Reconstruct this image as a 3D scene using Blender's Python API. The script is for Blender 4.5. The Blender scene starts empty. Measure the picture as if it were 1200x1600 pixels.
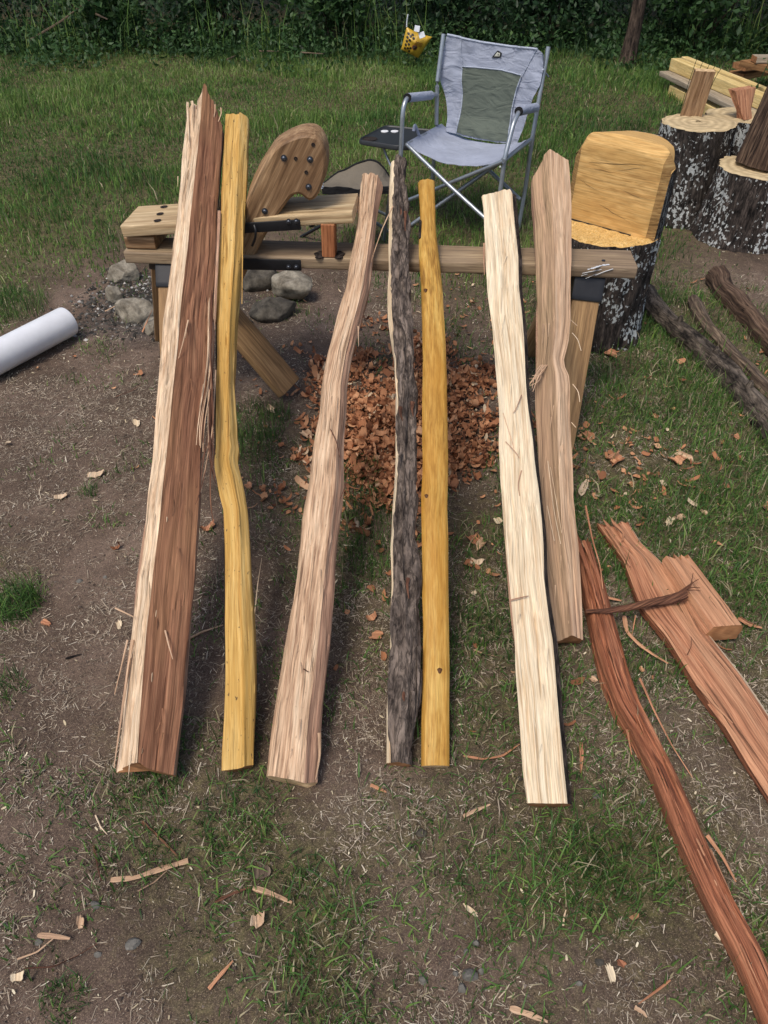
import bpy, math
import numpy as np
from math import radians as rad
SC = bpy.context.scene
C = SC.collection

# ------------------------------------------------------------------ camera, light, exposure
CAMH, PITCH, FPX = 1.55, rad(41.0), 1180.0
cd = bpy.data.cameras.new('camera'); cam = bpy.data.objects.new('camera', cd); C.objects.link(cam)
cam.location = (0, 0, CAMH); cam.rotation_euler = (rad(90) - PITCH, 0, 0)
cd.sensor_fit = 'VERTICAL'; cd.sensor_height = 36.0; cd.lens = 36.0 * FPX / 1600.0
cd.clip_start = 0.02; cd.clip_end = 400
SC.camera = cam
SUN_EL, SUN_AZ = rad(62), rad(215)      # azimuth clockwise from +Y: behind the camera on the left
w = bpy.data.worlds.new('World'); SC.world = w; w.use_nodes = True
nt = w.node_tree
for n in list(nt.nodes): nt.nodes.remove(n)
sky = nt.nodes.new('ShaderNodeTexSky'); sky.sky_type = 'NISHITA'; sky.sun_disc = False
sky.sun_elevation = SUN_EL; sky.sun_rotation = SUN_AZ; sky.dust_density = 3.0; sky.ozone_density = 1.0
bg = nt.nodes.new('ShaderNodeBackground'); bg.inputs['Strength'].default_value = 0.105
wo = nt.nodes.new('ShaderNodeOutputWorld')
nt.links.new(sky.outputs[0], bg.inputs[0]); nt.links.new(bg.outputs[0], wo.inputs[0])
sd = bpy.data.lights.new('sun', 'SUN'); sd.energy = 1.5; sd.angle = rad(18); sd.color = (1.0, 0.93, 0.83)
so = bpy.data.objects.new('sun', sd); C.objects.link(so)
so.rotation_euler = (rad(90) - SUN_EL, 0, -SUN_AZ + math.pi)
so.location = (0, 0, 12)
SC.view_settings.view_transform = 'Standard'; SC.view_settings.look = 'None'
SC.view_settings.gamma = 1; SC.view_settings.use_curve_mapping = False
SC.view_settings.exposure = 0.56
SC.render.engine = 'CYCLES'
SC.cycles.use_denoising = True
SC.cycles.max_bounces = 6; SC.cycles.diffuse_bounces = 3; SC.cycles.glossy_bounces = 2

# ------------------------------------------------------------------ numbers
RNG = np.random.default_rng(11)
cp, sp = math.cos(PITCH), math.sin(PITCH)
CAM = np.array([0, 0, CAMH])
def ray(px, py):
    x = (np.asarray(px, float) - 600) / FPX; y = -(np.asarray(py, float) - 800) / FPX
    x, y = np.broadcast_arrays(x, y)
    return np.stack([x, y * sp + cp, y * cp - sp], -1)
def G(px, py, h=0.0):                       # point at height h
    d = ray(px, py); t = (h - CAMH) / d[..., 2]
    return CAM + d * t[..., None]
def PY(px, py, Y):                          # point at distance Y
    d = ray(px, py); t = Y / d[..., 1]
    return CAM + d * t[..., None]
def PL(px, py, p0, n):                      # point on a plane
    d = ray(px, py); p0 = np.asarray(p0, float); n = np.asarray(n, float)
    t = np.dot(p0 - CAM, n) / (d @ n)
    return CAM + d * t[..., None]
def proj(X, Y, Z=0.0):
    z = Y * cp + (CAMH - Z) * sp
    u = X / z; v = (Y * sp - (CAMH - Z) * cp) / z
    return 600 + FPX * u, 800 - FPX * v
def nrm(v):
    v = np.asarray(v, float); return v / (np.linalg.norm(v, axis=-1, keepdims=True) + 1e-12)
def _h(ix, iy, iz, seed):
    n = (ix.astype(np.int64) * 374761393 + iy.astype(np.int64) * 668265263 + iz.astype(np.int64) * 2147483647 % 1274126177 + seed * 974711) & 0x7fffffff
    n = ((n ^ (n >> 13)) * 1274126177) & 0x7fffffff
    n = ((n ^ (n >> 16)) * 668265263) & 0x7fffffff
    return (n & 0xfffff) / float(0xfffff)
def vn(x, y, z=0.0, seed=0):
    x, y, z = np.broadcast_arrays(np.asarray(x, float), np.asarray(y, float), np.asarray(z, float))
    ix, iy, iz = np.floor(x), np.floor(y), np.floor(z)
    fx, fy, fz = x - ix, y - iy, z - iz
    fx, fy, fz = [f * f * (3 - 2 * f) for f in (fx, fy, fz)]
    r = 0
    for a in (0, 1):
        for b in (0, 1):
            for c in (0, 1):
                wgt = (fx if a else 1 - fx) * (fy if b else 1 - fy) * (fz if c else 1 - fz)
                r = r + wgt * _h(ix + a, iy + b, iz + c, seed)
    return r * 2 - 1
def fbm(x, y, z=0.0, seed=0, o=4, g=0.5):
    r, a, f = 0, 1.0, 1.0
    for k in range(o):
        r = r + a * vn(np.asarray(x) * f, np.asarray(y) * f, np.asarray(z) * f, seed + k * 7); a *= g; f *= 2.03
    return r

# density maps: rows y=0..1600 every 100, columns x=0..1200 every 100 of the photograph, applied on the ground
def gmap(s):
    return np.array([[int(c) for c in r] for r in s.split()], float) / 9
GRASS = gmap('''9999999999999 9999999999754 9999999999864 9997789999843 7420113566531 4000002224652 0000021114787
 0010441025777 1110352456787 4100154565477 2111124554456 2122212554444 2144412444434 1145645456753
 1134573457845 1125563133335 1214353233333''')
def bil(M, X, Y):
    px, py = proj(X, Y)
    gx = np.clip(px / 100, 0, M.shape[1] - 1.001); gy = np.clip(py / 100, 0, M.shape[0] - 1.001)
    ix, iy = gx.astype(int), gy.astype(int); fx, fy = gx - ix, gy - iy
    return (M[iy, ix] * (1 - fx) + M[iy, ix + 1] * fx) * (1 - fy) + (M[iy + 1, ix] * (1 - fx) + M[iy + 1, ix + 1] * fx) * fy
def cover(X, Y):
    return bil(GRASS, X, Y)
def gh(X, Y):                               # height of the ground
    X = np.asarray(X, float); Y = np.asarray(Y, float)
    return 0.012 * fbm(X * 1.7, Y * 1.7, 0, 3, 3) + 0.0035 * fbm(X * 14, Y * 14, 0, 5, 3)
def gz(x, y): return float(gh(np.array([x]), np.array([y]))[0])

# ------------------------------------------------------------------ mesh helpers
WL = {}                                     # world position of every object
def tag(o, label=None, cat=None, group=None, kind=None):
    if label: o['label'] = label
    if cat: o['category'] = cat
    if group: o['group'] = group
    if kind: o['kind'] = kind
    return o
def thing(name, loc, label, cat, group=None):
    o = bpy.data.objects.new(name, None); C.objects.link(o); o.location = loc
    o.empty_display_size = 0.05
    WL[o] = np.array(loc, float)
    return tag(o, label, cat, group)
def mk(name, V, F, mat, parent=None, loc=None, gv=None, mi=None, attrs=None, smooth=True, sharp=40):
    V = np.asarray(V, float).reshape(-1, 3)
    if parent is not None: org = WL[parent]
    elif loc is not None: org = np.asarray(loc, float)
    else: org = np.zeros(3)
    me = bpy.data.meshes.new(name)
    if isinstance(F, np.ndarray):
        k = F.shape[1]
        me.vertices.add(len(V)); me.vertices.foreach_set('co', (V - org).ravel())
        me.loops.add(F.size); me.loops.foreach_set('vertex_index', F.astype(np.int32).ravel())
        me.polygons.add(len(F)); me.polygons.foreach_set('loop_start', np.arange(0, F.size, k, dtype=np.int32))
    else:
        me.from_pydata((V - org).tolist(), [], [list(map(int, f)) for f in F])
    mats = mat if isinstance(mat, (list, tuple)) else [mat]
    for m in mats: me.materials.append(m)
    if mi is not None: me.polygons.foreach_set('material_index', np.asarray(mi, dtype=np.int32))
    if gv is not None:
        a = me.attributes.new('gv', 'FLOAT_VECTOR', 'POINT'); a.data.foreach_set('vector', np.asarray(gv, np.float32).ravel())
    for k, v in (attrs or {}).items():
        a = me.attributes.new(k, 'FLOAT', 'POINT'); a.data.foreach_set('value', np.asarray(v, np.float32).ravel())
    me.update(calc_edges=True); me.validate()
    if smooth:
        me.polygons.foreach_set('use_smooth', np.ones(len(me.polygons), bool))
        if sharp: me.set_sharp_from_angle(angle=rad(sharp))
    o = bpy.data.objects.new(name, me); C.objects.link(o)
    if parent is not None:
        o.parent = parent; WL[o] = org
    else:
        o.location = org; WL[o] = org
    return o
def loft(name, R, mat, parent=None, loc=None, gv=None, segmat=None, capmat=0, caps=True, closed=True, attrs=None, sharp=40):
    R = np.asarray(R, float); n, m = R.shape[:2]
    if gv is None:
        ctr = R.mean(1, keepdims=True)
        ax = nrm(R[-1].mean(0) - R[0].mean(0))
        s = ((R - R[0].mean(0)) @ ax)
        e1 = nrm(np.cross(ax, [0.31, 0.2, 0.93])); e2 = np.cross(ax, e1)
        off = R - ctr
        ph = (abs(hash_str(name + str(R[0, 0]))) % 997) * 0.37
        gv = np.stack([off @ e1 + ph, off @ e2, s], -1)
    idx = np.arange(n * m).reshape(n, m)
    a = idx[:-1]; b = idx[1:]
    if closed:
        F = np.stack([a, np.roll(a, -1, 1), np.roll(b, -1, 1), b], -1).reshape(-1, 4)
        sm = np.tile(np.asarray(segmat if segmat is not None else np.zeros(m, int)), n - 1)
    else:
        F = np.stack([a[:, :-1], a[:, 1:], b[:, 1:], b[:, :-1]], -1).reshape(-1, 4)
        sm = np.tile(np.asarray(segmat if segmat is not None else np.zeros(m - 1, int)), n - 1)
    V = R.reshape(-1, 3); F = F.tolist(); mi = sm.tolist()
    GV = np.asarray(gv).reshape(-1, 3)
    at = {k: np.asarray(v).reshape(-1) for k, v in (attrs or {}).items()}
    if caps and closed:
        # separate cap vertices (so end grain keeps its own coordinates)
        for e, rv in ((0, True), (n - 1, False)):
            base = len(V); c = R[e].mean(0)
            inner = c + (R[e] - c) * 0.5
            V = np.vstack([V, R[e], inner, c[None]])
            ax = nrm(R[-1].mean(0) - R[0].mean(0)); e1 = nrm(np.cross(ax, [0.31, 0.2, 0.93])); e2 = np.cross(ax, e1)
            P = np.vstack([R[e], inner, c[None]]) - c
            GV = np.vstack([GV, np.stack([P @ e1, P @ e2, np.zeros(len(P))], -1)])
            for k in at: at[k] = np.concatenate([at[k], np.full(2 * m + 1, at[k].mean())])
            for j in range(m):
                j2 = (j + 1) % m
                q = [base + j, base + j2, base + m + j2, base + m + j]; t = [base + m + j, base + m + j2, base + 2 * m]
                if rv: q.reverse(); t.reverse()
                # loft faces above run a->a+1->b+1->b; keep caps consistent
                F.append(q[::1]); F.append(t[::1]); mi += [capmat, capmat]
    o = mk(name, V, F, mat, parent, loc, GV, mi, at, sharp=sharp)
    return o
def hash_str(s):
    h = 7
    for ch in s: h = (h * 31 + ord(ch)) & 0xffffff
    return h
def frames(P, up=(0, 0, 1)):
    P = np.asarray(P, float); T = nrm(np.gradient(P, axis=0))
    up = np.asarray(up, float)
    S = nrm(np.cross(T, up)); U = np.cross(S, T)
    return T, S, U
def resamp(P, n=None, step=None):
    P = np.asarray(P, float); d = np.r_[0, np.cumsum(np.linalg.norm(np.diff(P, axis=0), axis=1))]
    if n is None: n = max(2, int(d[-1] / step) + 1)
    t = np.linspace(0, d[-1], n)
    return np.stack([np.interp(t, d, P[:, k]) for k in range(P.shape[1])], 1)
def smooth(P, n=40, it=3):
    Q = resamp(P, n)
    for _ in range(it * max(1, n // 20)):
        Q[1:-1] = (Q[:-2] + 2 * Q[1:-1] + Q[2:]) / 4
    return Q
def tube(name, P, r, mat, parent=None, loc=None, m=10, flat=1.0, up=(0, 0, 1), rough=0.0, seed=0, caps=True, capmat=0, sharp=40):
    P = np.asarray(P, float); n = len(P); r = np.broadcast_to(np.asarray(r, float), (n,))
    T, S, U = frames(P, up)
    a = np.linspace(0, 2 * np.pi, m, endpoint=False)
    rr = r[:, None] * np.ones((n, m))
    if rough:
        s = np.arange(n)[:, None] * np.linalg.norm(P[1] - P[0])
        rr = rr * (1 + rough * fbm(np.cos(a)[None] * 2 + 5, np.sin(a)[None] * 2 + 9, s * 3, seed, 4))
    R = P[:, None] + rr[..., None] * (np.cos(a)[None, :, None] * S[:, None] + flat * np.sin(a)[None, :, None] * U[:, None])
    return loft(name, R, mat, parent, loc, caps=caps, capmat=capmat, sharp=sharp)
def beam(name, p0, p1, side, wd, th, mat, parent=None, loc=None, r=0.004, n=24, wob=0.0015, capmat=0, seed=0, shape=None):
    """a board from p0 to p1; wd measured along side, th across; rounded arrises and slight unevenness"""
    p0, p1 = np.asarray(p0, float), np.asarray(p1, float)
    T = nrm(p1 - p0); side = np.asarray(side, float); S = nrm(side - T * np.dot(side, T)); U = np.cross(S, T)
    prof = []
    hw, ht = wd / 2, th / 2
    for cx, cy, a0 in ((hw - r, ht - r, 0), (-hw + r, ht - r, 90), (-hw + r, -ht + r, 180), (hw - r, -ht + r, 270)):
        for k in range(4):
            a = rad(a0 + 30 * k); prof.append((cx + r * math.cos(a), cy + r * math.sin(a)))
    prof = np.array(prof)
    # extra points along the faces
    q = []
    for i in range(len(prof)):
        A, B = prof[i], prof[(i + 1) % len(prof)]; L = np.linalg.norm(B - A); k = max(1, int(L / 0.012))
        for j in range(k): q.append(A + (B - A) * j / k)
    prof = np.array(q)
    t = np.linspace(0, 1, n); L = np.linalg.norm(p1 - p0)
    # rounded ends: first and last rings pulled in
    t = np.r_[0, 0.002 / L, t[1:-1], 1 - 0.002 / L, 1]; sc = np.ones(len(t)); sc[0] = sc[-1] = 1 - 0.004 / max(wd, th)
    ctr = p0 + (p1 - p0) * t[:, None]
    R = ctr[:, None] + sc[:, None, None] * (prof[None, :, 0, None] * S + prof[None, :, 1, None] * U)
    d = wob * fbm(prof[None, :, 0] * 25 + seed, prof[None, :, 1] * 25, t[:, None] * L * 4, 31 + seed, 3)
    R = R + d[..., None] * nrm(R - ctr[:, None])
    if shape is not None: R = shape(R, t, prof)
    return loft(name, R, mat, parent, loc, capmat=capmat, sharp=35)

# ------------------------------------------------------------------ materials
class M:
    def __init__(s, name):
        s.m = bpy.data.materials.new(name); s.m.use_nodes = True; s.t = s.m.node_tree
        s.b = s.t.nodes['Principled BSDF']; s.out = s.t.nodes['Material Output']
    def n(s, ty, **k):
        x = s.t.nodes.new(ty)
        for a, b in k.items():
            if a.startswith('i_'): x.inputs[a[2:].replace('_', ' ')].default_value = b
            else: setattr(x, a, b)
        return x
    def l(s, a, b): s.t.links.new(a, b)
    def attr(s, name, out='Vector'):
        a = s.n('ShaderNodeAttribute', attribute_name=name); return a.outputs[out]
    def scale(s, v, sc, off=(0, 0, 0)):
        m = s.n('ShaderNodeMapping'); m.inputs['Scale'].default_value = sc; m.inputs['Location'].default_value = off
        s.l(v, m.inputs['Vector']); return m.outputs[0]
    def noise(s, v, scale=1.0, detail=4, rough=0.55, dist=0.0, out='Fac'):
        x = s.n('ShaderNodeTexNoise'); x.inputs['Scale'].default_value = scale; x.inputs['Detail'].default_value = detail
        x.inputs['Roughness'].default_value = rough; x.inputs['Distortion'].default_value = dist
        s.l(v, x.inputs['Vector']); return x.outputs[out]
    def ramp(s, f, stops, interp='LINEAR'):
        x = s.n('ShaderNodeValToRGB'); x.color_ramp.interpolation = interp
        e = x.color_ramp.elements
        while len(e) > 1: e.remove(e[-1])
        e[0].position = stops[0][0]; e[0].color = col(stops[0][1])
        for p, c in stops[1:]:
            k = e.new(p); k.color = col(c)
        s.l(f, x.inputs[0]); return x.outputs[0]
    def mix(s, f, a, b, mode='MIX'):
        x = s.n('ShaderNodeMix', data_type='RGBA', blend_type=mode)
        for sock, val in ((x.inputs[0], f), (x.inputs[6], a), (x.inputs[7], b)):
            if hasattr(val, 'links'): s.l(val, sock)
            else: sock.default_value = val if not isinstance(val, tuple) else col(val)
        return x.outputs[2]
    def math(s, op, a, b=0.0, clamp=False):
        x = s.n('ShaderNodeMath', operation=op, use_clamp=clamp)
        for sock, val in ((x.inputs[0], a), (x.inputs[1], b)):
            if hasattr(val, 'links'): s.l(val, sock)
            else: sock.default_value = val
        return x.outputs[0]
    def bump(s, h, strength=0.4, dist=0.002, prev=None):
        x = s.n('ShaderNodeBump'); x.inputs['Strength'].default_value = strength; x.inputs['Distance'].default_value = dist
        s.l(h, x.inputs['Height'])
        if prev is not None: s.l(prev, x.inputs['Normal'])
        return x.outputs[0]
    def fin(s, color=None, rough=0.8, normal=None, metal=0.0, spec=0.3):
        if color is not None:
            if hasattr(color, 'links'): s.l(color, s.b.inputs['Base Color'])
            else: s.b.inputs['Base Color'].default_value = col(color)
        if hasattr(rough, 'links'): s.l(rough, s.b.inputs['Roughness'])
        else: s.b.inputs['Roughness'].default_value = rough
        s.b.inputs['Metallic'].default_value = metal
        s.b.inputs['Specular IOR Level'].default_value = spec
        if normal is not None: s.l(normal, s.b.inputs['Normal'])
        return s.m
def col(c): return (c[0], c[1], c[2], 1.0) if not isinstance(c, (int, float)) else (c, c, c, 1.0)
def S(r, g, b):                              # sRGB 0..255 to linear
    f = lambda v: (v / 255 / 12.92) if v / 255 <= 0.04045 else ((v / 255 + 0.055) / 1.055) ** 2.4
    return (f(r), f(g), f(b))

def wood(name, lo, mid, hi, fx=55, fy=1.6, crack=0.5, bump=0.5, dist=0.003, rough=0.75, stain=None, stain_amt=0.4, spec=0.25, specks=0.0, fine=420):
    m = M(name); v = m.attr('gv')
    warp = m.noise(m.scale(v, (6, 6, 3)), 1, 2, out='Color')
    vv = m.n('ShaderNodeVectorMath', operation='MULTIPLY_ADD'); m.l(warp, vv.inputs[0]); vv.inputs[1].default_value = (0.02, 0.02, 0.0); m.l(v, vv.inputs[2]); v2 = vv.outputs[0]
    g1 = m.noise(m.scale(v2, (fx, fx, fy)), 1, 4, 0.6)
    g2 = m.noise(m.scale(v2, (fx * 3.2, fx * 3.2, fy * 5), (5, 0, 2)), 1, 4, 0.65)
    g = m.math('ADD', m.math('MULTIPLY', g1, 0.42), m.math('MULTIPLY', g2, 0.58))
    c = m.ramp(g, [(0.36, lo), (0.49, mid), (0.62, hi)])
    f = m.noise(m.scale(v2, (fine, fine, fine * 0.025)), 1, 3, 0.6)
    c = m.mix(0.7, c, m.ramp(f, [(0.3, 0.5), (0.7, 1.3)]), 'MULTIPLY')
    big = m.noise(m.scale(v2, (9, 9, 2.2), (3, 1, 7)), 1, 3, 0.5)
    if stain is not None:
        c = m.mix(m.math('MULTIPLY', m.ramp(big, [(0.42, 0.0), (0.66, 1.0)]), stain_amt), c, stain)
    ck = m.noise(m.scale(v2, (fx * 3.2, fx * 3.2, fy * 2.4), (8, 2, 1)), 1, 3, 0.55)
    ckm = m.ramp(ck, [(0.32, 1.0), (0.39, 0.0)])
    c = m.mix(m.math('MULTIPLY', ckm, crack), c, tuple(x * 0.28 for x in lo))
    if specks:
        sk = m.noise(m.scale(v, (160, 160, 90)), 1, 1, 0.4)
        c = m.mix(m.math('MULTIPLY', m.ramp(sk, [(0.72, 0.0), (0.76, 1.0)]), specks), c, (0.05, 0.03, 0.02))
    h = m.math('ADD', m.math('MULTIPLY', f, 0.35), m.math('SUBTRACT', g, m.math('MULTIPLY', ckm, 0.8)))
    return m.fin(c, rough, m.bump(h, bump, dist), spec=spec)
def endgrain(name, lo, hi, rings=230, bump=0.4, check=0.5):
    m = M(name); v = m.attr('gv')
    wp = m.noise(m.scale(v, (14, 14, 14)), 1, 3, out='Color')
    vv = m.n('ShaderNodeVectorMath', operation='MULTIPLY_ADD'); m.l(wp, vv.inputs[0]); vv.inputs[1].default_value = (0.025, 0.025, 0); m.l(v, vv.inputs[2])
    ln = m.n('ShaderNodeVectorMath', operation='LENGTH'); m.l(vv.outputs[0], ln.inputs[0])
    s = m.math('SINE', m.math('MULTIPLY', ln.outputs['Value'], rings))
    c = m.mix(m.math('MULTIPLY', m.math('ADD', s, 1.0), 0.24), hi, lo)
    n2 = m.noise(v, 22, 5); c = m.mix(0.6, c, m.ramp(n2, [(0.3, 0.6), (0.7, 1.2)]), 'MULTIPLY')
    sw = m.noise(m.scale(v, (12, 260, 12)), 1, 3)
    c = m.mix(0.35, c, m.ramp(sw, [(0.3, 0.6), (0.7, 1.2)]), 'MULTIPLY')
    return m.fin(c, 0.85, m.bump(sw, bump, 0.003), spec=0.2)
def bark(name, dark, light, lichen=0.0, sc=1.0, lc=(0.78, 0.80, 0.78)):
    m = M(name); v = m.attr('gv')
    a = m.noise(m.scale(v, (38 * sc, 38 * sc, 12 * sc)), 1, 6, 0.65, 0.3)
    rn_ = m.noise(m.scale(v, (70 * sc, 70 * sc, 13 * sc), (2, 6, 1)), 1, 4, 0.6, 0.5)
    c = m.ramp(a, [(0.35, dark), (0.66, light)])
    ed = m.ramp(m.math('ABSOLUTE', m.math('SUBTRACT', rn_, 0.5)), [(0.0, 0.3), (0.07, 1.0)])
    c = m.mix(0.8, c, ed, 'MULTIPLY')
    if lichen:
        p = m.noise(m.scale(v, (75, 75, 48), (4, 4, 4)), 1, 4, 0.6)
        q = m.noise(m.scale(v, (7, 7, 6), (1, 9, 4)), 1, 3, 0.5)
        f = m.math('MULTIPLY', m.ramp(m.math('ADD', p, m.math('MULTIPLY', m.math('SUBTRACT', q, 0.5), 0.65)), [(0.625 - 0.06 * lichen, 0.0), (0.64 - 0.06 * lichen, 1.0)]), 0.95)
        c = m.mix(f, c, m.mix(m.noise(v, 90, 2), lc, tuple(x * 0.6 for x in lc)))
    h = m.math('ADD', m.math('MULTIPLY', a, 1.2), m.math('MULTIPLY', ed, 0.4))
    return m.fin(c, 0.92, m.bump(h, 0.9, 0.008), spec=0.15)
def plain(name, c, rough=0.5, metal=0.0, spec=0.4, var=0.15, nscale=30, bump=0.0, bd=0.001):
    m = M(name); tc = m.n('ShaderNodeTexCoord').outputs['Object']
    n = m.noise(tc, nscale, 5, 0.6)
    cc = m.mix(1.0, c, m.ramp(n, [(0.3, 1 - var), (0.7, 1 + var)]), 'MULTIPLY')
    return m.fin(cc, rough, m.bump(m.noise(tc, nscale * 8, 3), bump, bd) if bump else None, metal, spec)

MAT = {}
MAT['pale_sap'] = wood('split_sapwood', S(170, 138, 108), S(212, 184, 152), S(230, 208, 178), 60, 2.2, 0.45, 0.8, 0.004)
MAT['heart'] = wood('split_red_heartwood', S(94, 60, 42), S(132, 90, 66), S(162, 118, 88), 75, 0.9, 0.35, 0.6, 0.003, stain=S(196, 152, 104), stain_amt=0.25)
MAT['yellow'] = wood('split_yellow_wood', S(156, 114, 58), S(196, 156, 88), S(216, 184, 118), 44, 1.1, 0.35, 0.6, 0.003, stain=S(188, 146, 70), stain_amt=0.6, specks=0.8)
MAT['yellow_smooth'] = wood('shaved_yellow_wood', S(140, 100, 42), S(184, 140, 66), S(206, 168, 92), 34, 3.0, 0.2, 0.2, 0.001, 0.55, stain=S(176, 124, 46), stain_amt=0.75)
MAT['pink'] = wood('split_pinkish_wood', S(146, 112, 86), S(198, 164, 132), S(222, 194, 162), 62, 1.8, 0.45, 0.8, 0.004, specks=0.3)
MAT['pink_side'] = wood('pinkish_wood_side', S(140, 104, 84), S(180, 140, 114), S(206, 170, 140), 60, 1.4, 0.6, 0.7, 0.003)
MAT['white'] = wood('split_white_wood', S(192, 158, 120), S(222, 200, 166), S(234, 218, 188), 66, 1.0, 0.3, 0.6, 0.003, stain=S(236, 220, 190), stain_amt=0.3)
MAT['tan'] = wood('split_tan_wood', S(152, 118, 90), S(196, 162, 130), S(218, 188, 156), 50, 0.9, 0.5, 0.6, 0.003, stain=S(176, 140, 116), stain_amt=0.5)
MAT['tan_grey'] = wood('split_tan_heartwood', S(118, 96, 72), S(156, 130, 100), S(196, 160, 128), 55, 0.8, 0.45, 0.6, 0.003, stain=S(206, 166, 140), stain_amt=0.4)
MAT['dry_bark'] = bark('grey_flaky_bark', S(58, 50, 46), S(138, 123, 111), 0.0, 1.3)
MAT['thin_bark'] = bark('dark_thin_bark', S(30, 25, 24), S(86, 76, 70), 0.0, 1.6)
MAT['cedar'] = wood('split_red_cedar', S(124, 78, 56), S(178, 122, 90), S(204, 152, 116), 60, 1.0, 0.7, 0.8, 0.004, stain=S(212, 168, 128), stain_amt=0.3)
MAT['cedar_rough'] = wood('shredded_red_cedar', S(92, 52, 36), S(154, 96, 68), S(192, 132, 98), 80, 1.2, 0.9, 0.9, 0.006)
MAT['cedar_bark'] = wood('stringy_bark', S(56, 36, 28), S(96, 62, 46), S(142, 100, 74), 90, 2, 0.9, 0.9, 0.004)
MAT['bench'] = wood('weathered_planed_pine', S(150, 118, 86), S(186, 152, 114), S(208, 176, 136), 34, 0.9, 0.2, 0.3, 0.002, 0.6, stain=S(126, 100, 80), stain_amt=0.5)
MAT['bench_grey'] = wood('weathered_grey_plank', S(120, 102, 80), S(158, 136, 108), S(182, 160, 128), 34, 0.8, 0.25, 0.3, 0.002, 0.6, stain=S(100, 84, 74), stain_amt=0.5)
MAT['ledge'] = wood('pale_grooved_plank', S(148, 120, 86), S(196, 170, 130), S(222, 200, 160), 30, 0.8, 0.3, 0.4, 0.002, 0.6, stain=S(140, 112, 84), stain_amt=0.4)
MAT['head'] = wood('shaped_brown_timber', S(108, 82, 56), S(152, 120, 86), S(190, 158, 120), 28, 1.1, 0.4, 0.4, 0.002, 0.55, stain=S(92, 64, 44), stain_amt=0.6)
MAT['redpost'] = wood('orange_brown_timber', S(120, 72, 44), S(160, 102, 66), S(182, 122, 82), 40, 1.4, 0.2, 0.3, 0.002, 0.6)
MAT['leg'] = wood('treated_timber', S(120, 92, 62), S(160, 126, 86), S(186, 150, 106), 30, 0.9, 0.25, 0.3, 0.002, 0.6, stain=S(110, 84, 60), stain_amt=0.5)
MAT['end_warm'] = endgrain('end_grain_warm', S(130, 86, 56), S(176, 126, 86))
MAT['end_pale'] = endgrain('end_grain_pale', S(180, 142, 100), S(222, 190, 146))
MAT['end_stump'] = endgrain('end_grain_stump', S(150, 128, 96), S(206, 184, 144), 150)
MAT['saw_yellow'] = wood('sawn_yellow_log', S(184, 140, 84), S(206, 164, 102), S(222, 184, 122), 60, 3, 0.15, 0.4, 0.002, 0.8, stain=S(200, 158, 92), stain_amt=0.4, fine=200)
MAT['saw_seat'] = wood('rough_sawn_log_seat', S(186, 142, 78), S(216, 174, 104), S(232, 196, 132), 40, 14, 0.1, 0.8, 0.005, 0.85, fine=200)
MAT['saw_edge'] = wood('dried_saw_bevel', S(128, 96, 58), S(160, 124, 76), S(184, 150, 98), 50, 8, 0.2, 0.5, 0.003, 0.85, fine=200)
MAT['birch'] = bark('lichen_spotted_bark', S(30, 27, 26), S(88, 80, 74), 0.8, 1.0, (.62, .64, .62))
MAT['birch2'] = bark('lichen_speckled_bark', S(30, 27, 26), S(90, 80, 74), 0.35, 1.0, (.62, .64, .62))
MAT['oldlog'] = bark('weathered_log_surface', S(38, 34, 31), S(122, 110, 98), 0.0, 0.9)
MAT['oldlog2'] = wood('bare_weathered_log', S(56, 46, 40), S(92, 78, 66), S(140, 122, 102), 40, 2.5, 0.6, 0.8, 0.004, 0.9)
MAT['post'] = wood('dark_weathered_post', S(46, 34, 28), S(82, 64, 52), S(122, 100, 82), 36, 1.6, 0.8, 0.9, 0.008, 0.9)
MAT['lumber'] = wood('new_yellow_lumber', S(196, 164, 100), S(220, 192, 130), S(232, 208, 150), 24, 0.7, 0.1, 0.2, 0.001, 0.6)
MAT['lumber_grey'] = wood('greyed_lumber', S(120, 108, 94), S(158, 144, 124), S(184, 170, 148), 24, 0.7, 0.2, 0.3, 0.002, 0.8)
MAT['brownboard'] = wood('brown_rough_board', S(100, 70, 44), S(140, 102, 66), S(168, 128, 86), 30, 1.0, 0.3, 0.4, 0.002, 0.8)
MAT['kerfbrown'] = plain('dark_crack', (0.10, 0.06, 0.03), .9)
MAT['steel'] = plain('painted_black_steel', (0.012, 0.012, 0.014), 0.42, 0.2, 0.5, 0.2, 60, 0.15)
MAT['bolt'] = plain('zinc_bolt', (0.10, 0.11, 0.13), 0.4, 0.9, 0.5, 0.3, 80)
MAT['alu'] = plain('grey_tube', (0.34, 0.37, 0.40), 0.34, 0.6, 0.5, 0.12, 40)
MAT['plastic'] = plain('charcoal_plastic', (0.022, 0.024, 0.026), 0.45, 0, 0.5, 0.2, 30, 0.2)
MAT['pvc'] = plain('white_pvc', (0.74, 0.75, 0.77), 0.3, 0, 0.5, 0.08, 9)
MAT['white_dot'] = plain('white_sticker', (0.75, 0.75, 0.75), 0.5)
MAT['badge_black'] = plain('badge_black', (0.02, 0.02, 0.022), 0.5)
MAT['badge_white'] = plain('badge_cream', (0.6, 0.6, 0.5), 0.5)
MAT['paint'] = plain('white_paint', (0.6, 0.62, 0.64), 0.5)
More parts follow.
